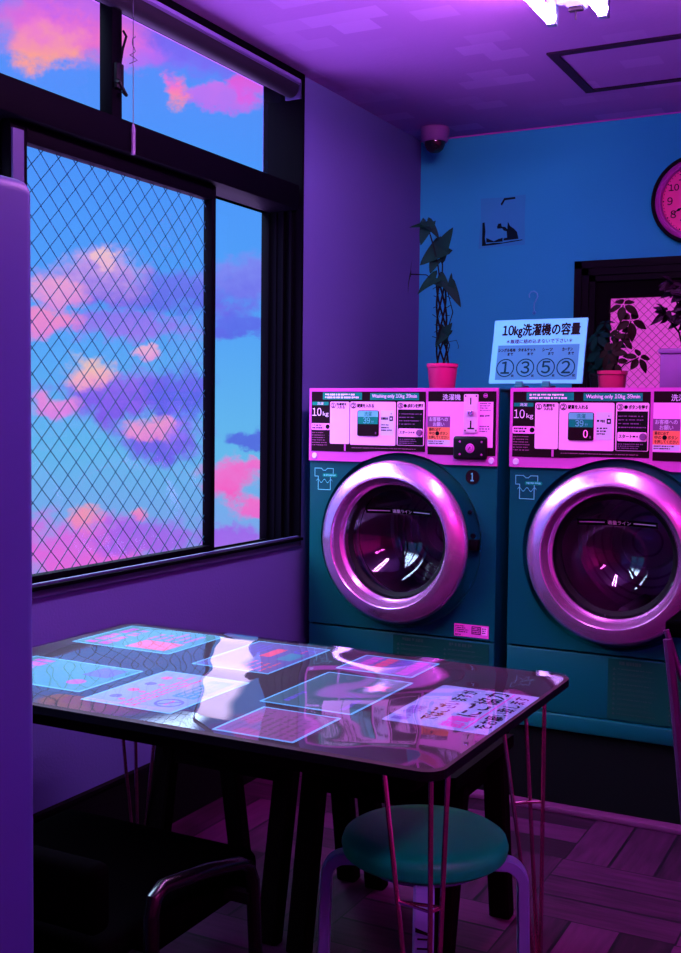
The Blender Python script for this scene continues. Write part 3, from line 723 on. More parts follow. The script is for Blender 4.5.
def palm(q, st, c, n, ln, w, face, sag=.12, mi=0, spread=360, a0=0):
    c = Vector(c); fz = Vector(face).normalized(); u = fz.orthogonal().normalized(); v = fz.cross(u)
    for k in range(n):
        a = R(a0 + spread * k / n); d = u * math.cos(a) + v * math.sin(a)
        l = ln * random.uniform(.85, 1.1)
        leaf(q, c + d * .006, c + d * l - fz * l * .15 + Vector((0, 0, -sag * l)), w * random.uniform(.85, 1.1), fz, mi, curl=.2)
def umbrella_plant(name, loc, potm, leafm, rt, rb, h, stems, label, ln=.055, w=.026):
    p = tag(empty(name, loc), label, 'potted plant')
    pot_mesh(rt, rb, h).build('pot', potm, p)
    MB().lathe([(0, h - .006), (rt - .005, h - .007)], 20).build('soil', SOIL, p)
    q = MB(); s = MB()
    for (x, y, z, nn, sc__, face) in stems:
        s.tube([(x * .15, y * .15, h - .01), (x * .45, y * .4, h + (z - h) * .5), (x, y, z)], .0022, 6)
        palm(q, s, (x, y, z), nn, ln * sc__, w * sc__, face, a0=random.uniform(0, 360))
    s.build('stems', STEM, p); q.build('leaves', leafm, p)
    return p
umbrella_plant('potted_umbrella_plant', (1.054, -.80, 1.3265), POTDARK, LEAF2, .050, .042, .063,
    [(.033, -.01, .278, 5, 1.05, (.1, -.8, .6)), (.060, -.01, .226, 5, 1.1, (.4, -.8, .3)), (.022, .0, .190, 5, .95, (-.2, -.9, .4)), (-.005, -.02, .125, 6, 1.0, (-.3, -.9, .3)),
     (.040, -.02, .165, 4, .8, (.2, -.9, .3)), (.088, -.01, .105, 5, .9, (.5, -.7, .4)), (.018, -.03, .088, 4, .8, (0, -.9, .4))],
    'bronze leaved umbrella plant in a crimson pot before the pink door glass')
umbrella_plant('potted_umbrella_plant', (.985, -.66, 1.3265), RUBBER, LEAF3, .045, .04, .06,
    [(.005, -.03, .135, 7, 1.1, (0, -.9, .3)), (-.015, -.02, .19, 6, 1.0, (-.2, -.7, .6)), (.015, -.02, .085, 6, 1.0, (.1, -1, .2)), (-.03, 0, .09, 5, .9, (-.4, -.8, .2)), (.0, .02, .235, 4, .8, (0, -.6, .8)), (.03, 0, .165, 5, .9, (.3, -.8, .4))],
    'blue green leafy plant in a dark pot half hidden behind the sign')
fp = tag(empty('potted_flowering_plant', (1.305, -.83, 1.3265)), 'dark purple curly flowering plant in a square lilac pot at the right edge', 'potted plant')
q = MB(); q.box(-.075, .075, -.075, .075, 0, .118, bev=.004); q.box(-.081, .081, -.081, .081, .112, .128, bev=.004); q.build('pot', POTLILAC, fp)
MB().box(-.07, .07, -.07, .07, .124, .1285).build('soil', SOIL, fp)
q = MB(); s = MB(); rnd = random.Random(5)
for k in range(26):
    cx, cy, cz = rnd.uniform(-.085, .085), rnd.uniform(-.06, .05), rnd.uniform(.20, .335)
    if cz < .24: cx *= .6
    s.tube([(cx * .2, cy * .2, .12), (cx * .4, cy * .4, .12 + (cz - .12) * .5), (cx, cy, cz)], .003, 6)
    for j in range(9):
        a = rnd.uniform(0, 2 * PI); e = rnd.uniform(-.6, 1.0); d = Vector((math.cos(a) * math.cos(e), math.sin(a) * math.cos(e), math.sin(e)))
        leaf(q, Vector((cx, cy, cz)), Vector((cx, cy, cz)) + d * rnd.uniform(.028, .048), rnd.uniform(.022, .034), Vector((-d.y, d.x, .6)), curl=rnd.uniform(.3, .9), fold=.5)
s.build('stems', STEM, fp); q.build('petals', PETAL, fp)

# ------------------------------------------------------------------ things on the back wall
ck = tag(empty('wall_clock', (1.172, 0, 2.08)), 'round wall clock with a pink face and black rim high on the blue wall', 'clock')
KM = Matrix.Rotation(R(90), 4, 'X')
MB().lathe([(0, 0), (.168, 0), (.174, .008), (.173, .035), (.168, .042), (.160, .040), (.157, .03)], 64, M=KM).build('rim', BLACK, ck)
MB().lathe([(.158, .034), (.150, .040), (.142, .034), (.138, .036), (.132, .024)], 64, M=KM).build('bezel', BEZEL, ck)
MB().lathe([(0, .020), (.137, .020)], 48, M=KM, smooth=False).build('dial', FACE, ck)
q = MB()
for k in range(12):
    a = R(90 - 30 * (k + 1)); n = str(k + 1); u, v = .103 * math.cos(a), .103 * math.sin(a)
    q.text(n, u - .014 * (1.35 if k > 8 else 1), u + .014 * (1.35 if k > 8 else 1), v - .0145, v + .0145, .021, FRONT, 0, .02, True)
for k in range(60):
    a = R(6 * k); q.disc(.128 * math.cos(a), .128 * math.sin(a), .0018 if k % 5 else .003, .021, FRONT, 0, 8)
q.build('numerals', INK, ck)
def hand(ang, ln, w, aa):
    d = Vector((math.sin(R(ang)), math.cos(R(ang)))); nrm = Vector((-d.y, d.x)); pts = [d * -.02 - nrm * w, d * ln * .6 - nrm * w * .6, d * ln * .68 - nrm * w * 2, d * ln * .78 - nrm * w * .5, d * ln, d * ln * .78 + nrm * w * .5, d * ln * .68 + nrm * w * 2, d * ln * .6 + nrm * w * .6, d * -.02 + nrm * w]
    return MB().prism([tuple(p) for p in pts], aa, aa + .0015, FRONT)
hand(242, .112, .0025, .024).build('minute_hand', INK, ck); hand(62, .07, .003, .022).build('hour_hand', INK, ck)
MB().lathe([(0, .029), (.006, .028), (.006, .02)], 14, M=KM).build('hub', INK, ck)

po = tag(empty('torn_poster', (.28, 0, 1.945)), 'faded torn poster remnant with black scraps on the blue wall', 'poster')
K_ = .0002; pmap = lambda px, py: ((px - 75) / 355 * .197, (405 - py) / 360 * .205 + .006)
MB().prism([pmap(*p) for p in ((75, 45), (240, 50), (430, 42), (425, 200), (432, 405), (200, 408), (60, 415), (78, 200))], -.003, .0008, FRONT).build('paper', POSTER, po)
q = MB()
for poly in (((90, 225), (108, 222), (116, 290), (112, 340), (124, 395), (90, 395)), ((124, 338), (150, 350), (185, 366), (220, 352), (255, 345), (255, 372), (200, 374), (124, 372)), ((90, 386), (180, 378), (260, 380), (330, 372), (410, 366), (412, 372), (330, 380), (200, 392), (120, 396), (90, 396)),
             ((262, 350), (290, 345), (286, 300), (262, 292), (250, 276), (212, 276), (208, 262), (218, 240), (240, 238), (246, 262), (275, 268), (290, 285), (294, 230), (312, 262), (345, 285), (368, 310), (380, 360), (262, 366)),
             ((234, 96), (262, 56), (348, 54), (350, 68), (268, 72), (252, 98), (242, 110))):
    MB().prism([pmap(*p) for p in poly], .0008, .0016, FRONT).build('black_scrap', mat('black torn scrap', L(.001, .02, .025), .8, spec=.1), po)
hk = tag(empty('wall_hook', (.524, 0, 1.668)), 'thin wire hook on the blue wall above the sign', 'hook')
MB().tube([(-.018, -.012, .062), (-.020, -.012, .074), (-.012, -.012, .085), (.002, -.012, .087), (.014, -.012, .078), (.017, -.012, .064), (.010, -.012, .05), (.002, -.010, .036), (.0, -.008, .02), (0, -.004, .006)], .0028, 8).build('wire', mat('pale wire', L(.09, .60, .72), .4, .1), hk)
MB().lathe([(0, .006), (.006, .005), (.008, 0)], 16, M=KM).build('base_pad', mat('clear blue pad', L(.04, .42, .62), .4), hk)

# ------------------------------------------------------------------ table
TX0, TX1, TY0, TY1, TZ = .205, 1.352, -2.985, -2.262, .70
TCX, TCY = (TX0 + TX1) / 2, (TY0 + TY1) / 2
tb = tag(empty('table', (TCX, TCY, 0)), 'low dark table with thin hairpin legs beside the window', 'table')
hx, hy = (TX1 - TX0) / 2, (TY1 - TY0) / 2
MB().prism(rrect(-hx, hx, -hy, hy, .035, 7), TZ - .015, TZ, ID).side(1).build('tabletop', [TOP, BLACK], tb)
MB().prism(rrect(-hx + .07, hx - .07, -hy + .07, hy - .07, .01), TZ - .06, TZ - .0155, ID).build('apron', WOODD, tb)
def hairpin(foot, tops, br):
    q = MB(); F = Vector(foot); Z = []
    for tp in tops:
        t = Vector(tp); q.tube([t, F + (t - F) * .02], .0044, 8); Z.append(t)
    lg = q.tube([F + Vector((0, 0, -.0)), F + Vector((0, 0, .012))], .008, 8).build('leg', ROD, tb)
    pts = [F + (t - F) * br for t in Z]; q = MB()
    q.tube([pts[0], pts[1], pts[2], pts[0]], .003, 6).build('leg_brace', ROD, lg)
z = TZ - .016
o = lambda x, y, zz: (x - TCX, y - TCY, zz)
hairpin(o(1.327, -2.935, .0), [o(1.238, -2.935, z), o(1.326, -2.95, z), o(1.340, -2.915, z)], .685)
hairpin(o(1.300, -2.275, .0), [o(1.225, -2.365, z), o(1.268, -2.325, z), o(1.305, -2.305, z)], .64)
hairpin(o(.262, -2.30, .0), [o(.24, -2.37, z), o(.27, -2.33, z), o(.335, -2.295, z)], .64)
hairpin(o(.245, -2.94, .0), [o(.235, -2.86, z), o(.25, -2.945, z), o(.33, -2.945, z)], .6)

# notices lying on the table under the clear cover; text runs along +Y, lines step along +X
def notice(x0, x1, y0, y1, paper, draw, label, edge=CYANEDGE, mats=()):
    t = tag(empty('notice_sheet', (x0, y0, TZ)), label, 'notice', 'printed notices under the table cover')
    w, h = y1 - y0, x1 - x0                                           # reading width and height
    NM = lambda u, v, a: (h - v, u, a)
    q = MB(); q.prism(rrect(0, w, 0, h, .003), .0002, .0008, NM, 0)
    e = .005; q.rect(e, w - e, e, h - e, .0009, NM, 1)
    draw(q, w, h, NM)
    q.build('laminated_page', [edge, paper] + list(mats), t)
    return t
def no_smoking(q, u, v, r, a, NM, mi, mi2):
    q.ring(u, v, r * .8, r, a, NM, mi, 28)
    d = r * .62; q.flat([(u - d - .002, v + d - .002), (u - d + .002, v + d + .002), (u + d + .002, v - d + .002), (u + d - .002, v - d - .002)], a, NM, mi); q.rect(u - r * .6, u + r * .6, v - r * .12, v + r * .12, a - .0001, NM, mi2)
def d1(q, w, h, NM):
    q.dashes(.015, w - .02, h * .72, h * .93, 1, .0012, NM, 2, .8, False); q.dashes(.015, w - .03, h * .35, h * .66, 5, .0012, NM, 3, .4); q.rect(w * .55, w * .9, h * .08, h * .3, .0012, NM, 4); q.disc(w * .3, h * .2, .02, .0012, NM, 2)
notice(.272, .565, -2.872, -2.672, SHEET_T, d1, 'teal sheet with dark red lines at the table end nearest the tall cabinet', mats=(MAGINK, TEALINK, BLUEINK))
def d2(q, w, h, NM):
    q.dashes(.015, w - .03, h * .65, h * .93, 2, .0012, NM, 2, .75, False); q.rect(.02, w * .45, h * .1, h * .5, .0012, NM, 3); q.dashes(w * .5, w - .015, h * .1, h * .55, 5, .0012, NM, 2, .5)
notice(.235, .512, -2.515, -2.29, SHEET_T, d2, 'teal sheet in the far corner of the table next to the window', mats=(MAGINK, REDINK))
def d3(q, w, h, NM):
    no_smoking(q, w * .22, h * .22, .028, .0012, NM, 3, 2); q.rect(w * .38, w * .9, h * .1, h * .35, .0012, NM, 4); q.dashes(w * .4, w * .88, h * .12, h * .33, 3, .0014, NM, 1, .5)
    q.dashes(.012, w - .015, h * .42, h * .62, 3, .0012, NM, 2, .6)
    for k in range(4): q.disc(w * (.2 + .2 * k), h * .8, .012, .0012, NM, 2 if k % 2 else 3); q.disc(w * (.15 + .23 * k), h * .68, .007, .0012, NM, 2)
notice(.602, .808, -2.912, -2.645, SHEET_W, d3, 'white sheet with a crossed circle on the window side of the front edge', mats=(REDINK, BLUEINK, TEALINK))
def d4(q, w, h, NM):
    no_smoking(q, w * .8, h * .2, .024, .0012, NM, 3, 2); q.rect(w * .45, w * .7, h * .1, h * .3, .0012, NM, 4); q.rect(w * .5, w * .8, h * .42, h * .56, .0012, NM, 2)
    q.dashes(.012, w - .015, h * .62, h * .92, 4, .0012, NM, 3, .55); q.dashes(.012, w * .42, h * .1, h * .5, 4, .0012, NM, 2, .4)
notice(.608, .80, -2.565, -2.29, SHEET_V, d4, 'violet sheet with a crossed circle near the middle of the far table edge', mats=(REDINK, BLUEINK, TEALINK))
def d5(q, w, h, NM):
    st = [((.42 + (.16 if k % 2 == 0 else .07) * math.cos(k * PI / 5 + .4)) * h + w * .42, (.22 + (.16 if k % 2 == 0 else .07) * math.sin(k * PI / 5 + .4)) * h) for k in range(10)]
    q.flat(st, .0012, NM, 2); q.dashes(.02, w * .5, h * .1, h * .2, 1, .0012, NM, 3, .5); q.dashes(w * .1, w * .45, h * .72, h * .85, 1, .0012, NM, 3, .5)
    for k in range(3): q.flat([(w * .3 + k * .014, h * .18), (w * .3 + k * .014 + .003, h * .18), (w * .36 + k * .02, h * .4), (w * .355 + k * .02, h * .4)], .0012, NM, 3)
notice(.897, 1.09, -2.757, -2.483, SHEET_D, d5, 'dark teal sheet with a red star shape in the middle of the table', mats=(REDINK, BLUEINK))
def d6(q, w, h, NM):
    for i in range(5):
        for j in range(4):
            q.rect(.012 + i * (w - .02) / 5, .012 + (i + .8) * (w - .02) / 5, .02 + j * (h - .035) / 4, .02 + (j + .7) * (h - .035) / 4, .0012, NM, 2 + (i * 3 + j) % 3); q.dashes(.014 + i * (w - .02) / 5, .012 + (i + .75) * (w - .02) / 5, .022 + j * (h - .035) / 4, .02 + (j + .6) * (h - .035) / 4, 3, .0014, NM, 1, .5)
notice(.893, 1.07, -2.445, -2.297, SHEET_V, d6, 'small sheet printed with a grid of coloured boxes near the far table edge', mats=(MAGINK, BLUEINK, REDINK))
def d7(q, w, h, NM):
    q.text('暑い時期', .012, w * .40, h * .80, h * .95, .0012, NM, 3, .02)
    q.text('ではございますが', w * .13, w * .93, h * .57, h * .74, .0012, NM, 2, .025)
    q.text('節電', w * .05, w * .30, h * .27, h * .49, .0012, NM, 4, .03); q.text('にご協力', w * .32, w * .96, h * .27, h * .49, .0012, NM, 2, .03); q.rect(w * .05, w * .97, h * .225, h * .245, .0012, NM, 4)
    q.text('をお願い致します', w * .1, w * .93, h * .04, h * .20, .0012, NM, 2, .025)
notice(1.148, 1.345, -2.755, -2.467, SHEET_W, d7, 'white sheet with four lines of bold black writing at the table end', edge=SHEET_W, mats=(INK, BLUEINK, MAGINK))
def d8(q, w, h, NM):
    q.dashes(.012, w - .01, h * .08, h * .92, 8, .0012, NM, 2, .45)
notice(.925, 1.085, -2.955, -2.785, SHEET_P, d8, 'magenta sheet covered in small lines at the front edge of the table', mats=(mat('wine ink', L(.10, .005, .06), .5),))

# the clear cover: a real sheet with soft ripples
cv = MB(); nx, ny = 230, 146; r = .035
def ripple(x, y):
    z = 0
    for (kx, ky, am, ph) in ((5.5, 3.1, .0030, .4), (9.0, -6.5, .0016, 1.9), (15.0, 6.0, .0007, 4.1), (3.2, 9.5, .0011, 2.6), (24.0, -9.0, .00012, .7), (11.0, 21.0, .00012, 3.3)):
        z += .33 * am * math.sin(kx * x * 2 + ky * y * 2 + ph)
    # long vinyl fold, shaped to mirror the added bright bank as a streak
    wx, wy = x + TCX - .70, y + TCY + 2.29
    s = wx * .39 - wy * .92; q_ = wx * .92 + wy * .39 + .093 - .133 * s - .004 * math.sin(s * 26) - .003 * math.sin(s * 41 + 1)
    a, b = -.085, .012
    fold = lambda u: -.04 * u + .7 * u * u
    if q_ < a:
        k = max(0, min(1, (q_ + .42) / (.42 + a))); z += fold(a) * k * k * (3 - 2 * k)
    elif q_ < b: z += fold(q_)
    else: k = max(0, 1 - (q_ - b) / .14); z += fold(b) * k * k * (3 - 2 * k)
    return z
vs = []
for j in range(ny + 1):
    for i in range(nx + 1):
        x = -hx + .003 + (2 * hx - .006) * i / nx; y = -hy + .003 + (2 * hy - .006) * j / ny
        ex = max(abs(x) - (hx - r), 0); ey = max(abs(y) - (hy - r), 0); d = math.hypot(ex, ey)
        if ex > 0 and ey > 0 and d > r - .003: x -= math.copysign(ex * (1 - (r - .003) / d), x); y -= math.copysign(ey * (1 - (r - .003) / d), y)
        edge = min(hx - abs(x), hy - abs(y)); vs.append((x, y, .0052 + ripple(x, y) * min(1, max(edge, 0) / .08 + .1)))
zmin = min(v[2] for v in vs); vs = [(x, y, zz - zmin + .0022) for x, y, zz in vs]
fs = [(j * (nx + 1) + i, j * (nx + 1) + i + 1, (j + 1) * (nx + 1) + i + 1, (j + 1) * (nx + 1) + i) for j in range(ny) for i in range(nx)]
cover = MB().add(vs, fs, 0, True).build('table_cover', COVERM, None, (TCX, TCY, TZ))
tag(cover, 'clear glossy vinyl cover lying rippled over the table and its notices', 'table cover')

# ------------------------------------------------------------------ teal round stool
st = tag(empty('round_stool', (1.19, -2.65, 0)), 'teal round stool with lilac legs under the front table corner', 'stool')
MB().lathe([(0, .448), (.11, .449), (.138, .447), (.149, .440), (.153, .428), (.150, .414), (.142, .408), (0, .406)], 48).build('seat', STOOLSEAT, st)
fw = Vector((.39, -.92, 0)).normalized(); rt_ = Vector((.92, .39, 0)).normalized()
for n_, d in (('f', fw), ('r', rt_), ('b', -fw), ('l', -rt_)):
    sd = Vector((-d.y, d.x, 0)); path = [d * .07 + Vector((0, 0, .396)), d * .138 + Vector((0, 0, .396))]
    for k in range(1, 9):
        a = R(90 * k / 8); path.append(d * (.145 + .035 * math.sin(a)) + Vector((0, 0, .361 + .035 * math.cos(a))))
    path += [d * .186 + Vector((0, 0, .15)), d * .190 + Vector((0, 0, .0))]
    lg = MB().bar(path, sd, .036, .017).build('leg', STOOLLEG, st)
    if n_ == 'f':
        LM = lambda u, v, a: tuple(d * (.1950 + a + (.361 - v) * .034) + sd * u + Vector((0, 0, v)))
        q = MB()
        for k, ch in enumerate('コインランドリー'):
            if ch == 'ー': q.rect(-.0015, .0015, .325 - k * .027, .344 - k * .027, .0012, LM, 0)
            else: q.text(ch, -.010, .010, .325 - k * .027, .344 - k * .027, .0012, LM, 0, .03)
        q.flat([(-.0135, .3535), (.0135, .347), (.0135, .351), (-.0135, .361)], .0012, LM, 0)
        q.build('lettering', INK, lg)
st.scale = (1, 1, 1.06)
MB().lathe([(.07, .402), (.11, .402), (.11, .39), (.07, .39)], 24, close=True).build('under_ring', STOOLLEG, st)

# ------------------------------------------------------------------ dark wooden stools behind the table
def wood_stool(x, y, label):
    t = tag(empty('wooden_stool', (x, y, 0)), label, 'stool', 'dark wooden stools under the table')
    q = MB(); n = 10
    vs = []
    for zz in (.445, .415):
        for j in range(n + 1):
            for i in range(n + 1):
                u = -.2 + .4 * i / n; v = -.19 + .38 * j / n
                vs.append((u, v, zz + .018 * (abs(u) / .2) ** 2))
    N1 = (n + 1) ** 2; fs = []
    for j in range(n):
        for i in range(n): a = j * (n + 1) + i; fs += [(a, a + 1, a + n + 2, a + n + 1), (N1 + a, N1 + a + n + 1, N1 + a + n + 2, N1 + a + 1)]
    for k in range(n):
        for a, b in ((k, k + 1), (n * (n + 1) + k, n * (n + 1) + k + 1), (k * (n + 1), (k + 1) * (n + 1)), (k * (n + 1) + n, (k + 1) * (n + 1) + n)): fs.append((a, b, N1 + b, N1 + a))
    q.add(vs, fs, 0, True).build('seat', WOODD, t)
    q = MB(); q.box(-.15, .15, -.145, -.125, .36, .415, bev=.003); q.box(-.15, .15, .125, .145, .36, .415, bev=.003); q.box(-.16, -.14, -.14, .14, .36, .42, bev=.003); q.box(.14, .16, -.14, .14, .36, .42, bev=.003); q.build('seat_rail', WOODD, t)
    for sx in (-1, 1):
        for sy in (-1, 1):
            MB().bar([(sx * .175, sy * .125, .425), (sx * .172, sy * .205, .0)], (1, 0, 0), .052, .034).build('leg', WOODD, t)
    return t
wood_stool(.487, -2.115, 'dark wooden stool with splayed legs under the window end of the table')
wood_stool(.918, -2.125, 'dark wooden stool with splayed legs behind the teal round stool')

# ------------------------------------------------------------------ black armchair, tucked under the table front
ac = tag(empty('armchair', (.665, -2.98, 0)), 'low black padded chair with tubular arms next to the tall cabinet', 'chair')
MB().box(-.235, .235, -.22, .23, .345, .422, bev=.025, seg=4).build('seat', VINYLB, ac)
MB().box(-.235, .235, -.245, -.20, .44, .55, bev=.018, seg=4).build('backrest', VINYLB, ac)
for s in (-1, 1):
    x = s * .285
    MB().tube([(x, -.17, 0), (x, -.172, .46), (x, -.165, .487), (x, -.145, .497), (x, -.02, .478), (x, .075, .455), (x, .105, .44), (x, .12, .41), (x, .155, 0)], .0125, 10).build('arm_frame', mat('black gloss tube', L(.003, .002, .004), .22, spec=.3), ac)
    for y0 in (-.175, .105): MB().box(min(x, s * .22), max(x, s * .22), y0, y0 + .02, .37, .39).build('seat_bracket', BLACKD, ac)

# ------------------------------------------------------------------ tall cabinet at the left
cb = tag(empty('cabinet', (.262, -4.15, 0)), 'tall plain lilac cabinet with a rounded top at the left edge', 'cabinet')
MB().box(0, .60, 0, .85, .03, 1.557, bev=.022, seg=5).build('body', CABINET, cb)
MB().box(.03, .57, .03, .82, 0, .03).build('base', BLACKD, cb)

# ------------------------------------------------------------------ folding chair at the right edge
fc = tag(empty('folding_chair', (1.52, -2.0, 0)), 'dark folding chair with purple tube legs at the right edge before the machine', 'chair')
MB().box(-.035, .40, -.012, .30, .752, .790, bev=.008, seg=3).build('seat', VINYLB, fc)
PT = mat('purple chrome tube', L(.10, .02, .12), .3, .5)
for y, e in ((-.02, 0), (.30, 1)):
    MB().tube([(-.030, y, .770), (.10, y, .40), (.24, y, .0)], .0065, 10).build('leg', PT, fc)
    MB().tube([(-.024, y - .012, .752), (-.004, y - .012, .60), (.025, y - .012, .35), (.070, y - .012, .0)], .0105, 8).build('leg', PT, fc)

# ------------------------------------------------------------------ sky
wd = bpy.data.worlds.new('sky'); sc.world = wd; wd.use_nodes = True
nt = wd.node_tree; N = nt.nodes.new; K = nt.links.new
for n in list(nt.nodes): nt.nodes.remove(n)
out = N('ShaderNodeOutputWorld'); bg = N('ShaderNodeBackground'); K(bg.outputs[0], out.inputs[0])
def mth(op, a, b=None, c=None, clamp=False):
    n = N('ShaderNodeMath'); n.operation = op; n.use_clamp = clamp
    for i, v in enumerate((a, b, c)):
        if v is None: continue
        if isinstance(v, (int, float)): n.inputs[i].default_value = v
        else: K(v, n.inputs[i])
    return n.outputs[0]
tc = N('ShaderNodeTexCoord'); sp = N('ShaderNodeSeparateXYZ'); K(tc.outputs['Generated'], sp.inputs[0])
az = mth('MULTIPLY', mth('ARCTAN2', sp.outputs[1], mth('MULTIPLY', sp.outputs[0], -1)), 180 / PI)
el = mth('MULTIPLY', mth('ARCSINE', sp.outputs[2]), 180 / PI)
ae = N('ShaderNodeCombineXYZ'); K(az, ae.inputs[0]); K(el, ae.inputs[1])
def noise(scale, detail=6, rough=.6, zoff=0.0):
    mp = N('ShaderNodeMapping'); mp.inputs['Location'].default_value = (0, 0, zoff); mp.inputs['Scale'].default_value = (scale, scale * 1.25, 1); K(ae.outputs[0], mp.inputs['Vector'])
    n = N('ShaderNodeTexNoise'); n.inputs['Scale'].default_value = 1; n.inputs['Detail'].default_value = detail; n.inputs['Roughness'].default_value = rough; K(mp.outputs[0], n.inputs['Vector'])
    return n
n1 = noise(.33, 7, .62); n2 = noise(.9, 5, .6, 5.0)
ramp = N('ShaderNodeValToRGB'); cr = ramp.color_ramp
stops = [(-30, (70, 55, 150)), (-12, (110, 120, 220)), (-7.5, (135, 165, 240)), (-2, (105, 190, 240)), (5.5, (85, 165, 252)), (12.5, (80, 155, 255)), (20, (92, 140, 250)), (30, (130, 150, 250))]
while len(cr.elements) < len(stops): cr.elements.new(.5)
for e, (d, c) in zip(cr.elements, stops): e.position = (d + 30) / 60; e.color = S(*c)
K(mth('DIVIDE', mth('ADD', el, 30), 60, clamp=True), ramp.inputs[0])
col = ramp.outputs[0]
CLOUDS = [  # az, el, half width, half height (degrees), top colour, bottom colour, strength
    (52.88, 18.90, 4.90, 2.27, (175, 95, 245), (160, 105, 246), 1.00),
    (55.85, 18.09, 4.24, 1.78, (125, 100, 244), (125, 115, 250), 1.00),
    (51.66, 17.19, 1.71, 0.89, (215, 110, 245), (190, 115, 245), 0.70),
    (48.53, 18.41, 4.04, 1.90, (190, 100, 245), (250, 120, 200), 1.00),
    (47.81, 17.48, 1.99, 1.13, (240, 120, 220), (255, 165, 150), 1.00),
    (49.48, 19.22, 1.44, 0.69, (185, 100, 240), (200, 110, 240), 0.80),
    (55.77, 15.51, 2.30, 0.60, (225, 110, 240), (205, 110, 245), 0.75),
    (53.92, 15.70, 0.69, 0.87, (250, 110, 220), (255, 150, 165), 1.00),
    (57.62, 16.17, 1.01, 0.55, (240, 90, 220), (225, 100, 235), 0.90),
    (53.40, 6.08, 2.99, 1.29, (120, 125, 245), (105, 110, 238), 0.90),
    (50.44, 6.43, 2.69, 1.47, (220, 170, 235), (135, 115, 238), 1.00),
    (50.49, 7.46, 0.68, 0.54, (255, 205, 205), (250, 190, 215), 0.90),
    (48.25, 5.71, 1.35, 0.78, (250, 170, 215), (235, 140, 225), 0.90),
    (51.17, 4.38, 4.19, 0.79, (150, 120, 245), (165, 120, 240), 0.85),
    (47.77, 4.43, 1.73, 0.69, (255, 150, 200), (240, 140, 220), 0.95),
    (51.67, 0.83, 3.97, 1.36, (150, 115, 242), (125, 95, 232), 1.00),
    (54.17, 0.92, 2.01, 1.52, (105, 110, 240), (95, 100, 235), 0.90),
    (49.79, 1.86, 1.27, 0.90, (255, 205, 180), (250, 165, 205), 1.00),
    (47.99, 0.19, 1.16, 0.65, (245, 150, 220), (225, 130, 230), 0.95),
    (52.56, 3.06, 0.60, 0.40, (255, 190, 210), (245, 160, 220), 0.90),
    (53.67, -1.47, 2.42, 1.12, (140, 115, 242), (110, 105, 235), 1.00),
    (52.76, -0.87, 1.20, 0.61, (255, 170, 205), (240, 140, 215), 0.90),
    (49.44, -6.82, 4.18, 1.80, (215, 115, 235), (240, 110, 225), 1.00),
    (52.67, -6.30, 2.77, 1.11, (170, 105, 240), (175, 105, 238), 0.90),
    (49.29, -5.31, 0.98, 0.70, (255, 165, 170), (250, 130, 205), 0.95),
    (52.17, -5.13, 0.65, 0.41, (255, 150, 190), (245, 120, 210), 0.90),
    (57.28, 6.52, 1.83, 1.60, (135, 145, 248), (112, 110, 238), 0.95),
    (57.19, 4.51, 1.83, 0.60, (100, 115, 240), (95, 105, 235), 0.90),
    (56.82, -3.30, 1.64, 1.03, (245, 120, 215), (255, 95, 200), 0.95),
    (58.05, -2.67, 0.72, 0.51, (255, 110, 205), (245, 110, 215), 0.90),
    (58.06, -4.83, 1.13, 0.72, (255, 110, 205), (250, 100, 210), 0.90),
    (57.63, -1.34, 1.13, 0.51, (85, 100, 228), (85, 95, 225), 0.85),
    (56.84, -6.73, 1.74, 0.92, (165, 100, 238), (175, 110, 240), 0.90),
]
wob = N('ShaderNodeVectorMath'); wob.operation = 'SUBTRACT'; K(n2.outputs['Color'], wob.inputs[0]); wob.inputs[1].default_value = (.5, .5, .5)
ws = N('ShaderNodeVectorMath'); ws.operation = 'SCALE'; K(wob.outputs[0], ws.inputs[0]); ws.inputs[3].default_value = 1.9
aew = N('ShaderNodeVectorMath'); aew.operation = 'ADD'; K(ae.outputs[0], aew.inputs[0]); K(ws.outputs[0], aew.inputs[1])
for a, e, ra, re, ct, cbm, stg in CLOUDS:
    v = N('ShaderNodeVectorMath'); v.operation = 'SUBTRACT'; K(aew.outputs[0], v.inputs[0]); v.inputs[1].default_value = (a, e, 0)
    d = N('ShaderNodeVectorMath'); d.operation = 'MULTIPLY'; K(v.outputs[0], d.inputs[0]); d.inputs[1].default_value = (1 / ra, 1 / re, 0)
    ln = N('ShaderNodeVectorMath'); ln.operation = 'LENGTH'; K(d.outputs[0], ln.inputs[0])
    dist = mth('ADD', ln.outputs['Value'], mth('MULTIPLY', mth('SUBTRACT', n1.outputs['Fac'], .5), .9 if (ra > 3.9 and e > 16) else 2.2))
    mr = N('ShaderNodeMapRange'); mr.interpolation_type = 'SMOOTHSTEP'; K(dist, mr.inputs[0])
    mr.inputs[1].default_value = 1.2; mr.inputs[2].default_value = .5; mr.inputs[3].default_value = 0; mr.inputs[4].default_value = stg
    s2 = N('ShaderNodeSeparateXYZ'); K(d.outputs[0], s2.inputs[0])
    g = mth('ADD', mth('MULTIPLY', s2.outputs[1], .6), mth('ADD', mth('MULTIPLY', mth('SUBTRACT', n2.outputs['Fac'], .5), 1.2), .45), clamp=True)
    cmx = N('ShaderNodeMix'); cmx.data_type = 'RGBA'; K(g, cmx.inputs[0]); cmx.inputs[6].default_value = S(*cbm); cmx.inputs[7].default_value = S(*ct)
    mx = N('ShaderNodeMix'); mx.data_type = 'RGBA'; K(mr.outputs[0], mx.inputs[0]); K(col, mx.inputs[6]); K(cmx.outputs[2], mx.inputs[7]); col = mx.outputs[2]
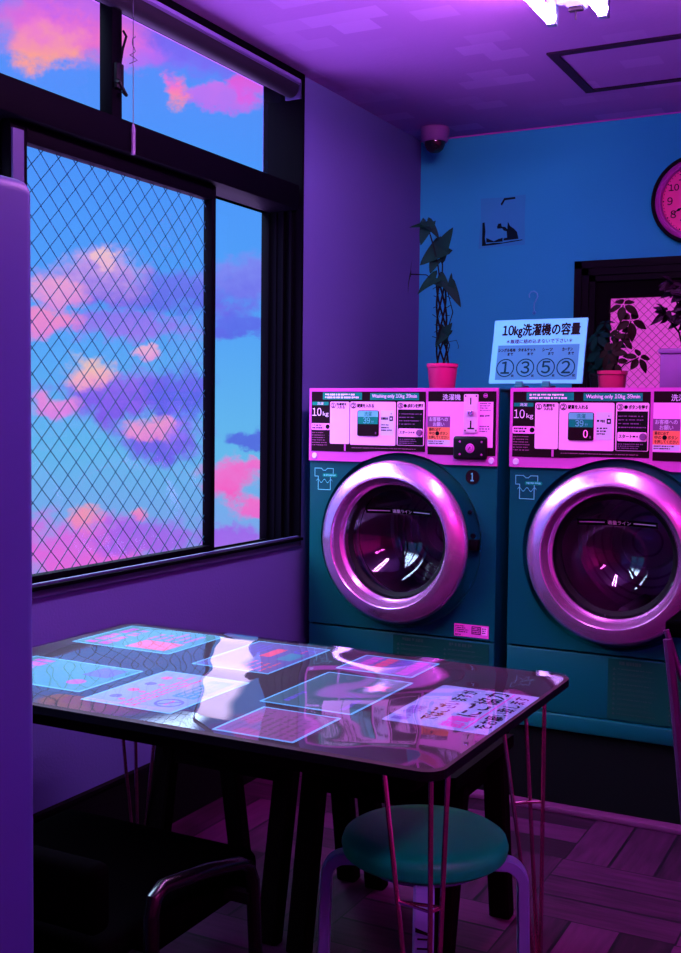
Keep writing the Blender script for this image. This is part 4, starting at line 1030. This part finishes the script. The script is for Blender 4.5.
# unseen bright zone added above the window view to light room and door rings
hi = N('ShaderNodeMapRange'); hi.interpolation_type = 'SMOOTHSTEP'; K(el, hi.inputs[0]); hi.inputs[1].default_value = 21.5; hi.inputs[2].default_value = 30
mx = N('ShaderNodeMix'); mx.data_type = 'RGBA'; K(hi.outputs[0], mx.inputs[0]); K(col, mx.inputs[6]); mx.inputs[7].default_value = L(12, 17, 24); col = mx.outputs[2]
# added unseen bright bank for the table's streak; added glow below for the ceiling
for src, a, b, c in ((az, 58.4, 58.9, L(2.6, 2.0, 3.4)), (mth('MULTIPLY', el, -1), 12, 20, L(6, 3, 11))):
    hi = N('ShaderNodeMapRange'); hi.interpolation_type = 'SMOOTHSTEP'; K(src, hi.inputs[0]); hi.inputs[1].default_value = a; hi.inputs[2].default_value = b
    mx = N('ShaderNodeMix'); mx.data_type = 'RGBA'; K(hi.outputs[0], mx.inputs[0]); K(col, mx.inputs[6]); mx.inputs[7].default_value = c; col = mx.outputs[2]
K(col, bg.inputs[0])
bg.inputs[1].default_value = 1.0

# ------------------------------------------------------------------ camera and view
cd = bpy.data.cameras.new('camera'); cam = bpy.data.objects.new('camera', cd); COL.objects.link(cam)
rt = Vector((.885904, .46374, .010922)); up = Vector((-.035329, .043977, .998408)); fw = Vector((-.462521, .884879, -.055343))
M = Matrix(((rt.x, up.x, -fw.x, 1.9742), (rt.y, up.y, -fw.y, -4.5), (rt.z, up.z, -fw.z, 1.2342), (0, 0, 0, 1)))
cam.matrix_world = M
cd.sensor_fit = 'VERTICAL'; cd.sensor_height = 36; cd.lens = 1112.0 * 36 / 953; cd.clip_start = .02
sc.camera = cam
sc.view_settings.view_transform = 'Standard'; sc.view_settings.look = 'None'; sc.view_settings.gamma = 1; sc.view_settings.exposure = 0
sc.view_settings.use_curve_mapping = False
cy = sc.cycles
cy.use_denoising = True; cy.max_bounces = 8; cy.diffuse_bounces = 4; cy.glossy_bounces = 5; cy.transparent_max_bounces = 12; cy.sample_clamp_indirect = 6; cy.caustics_reflective = False
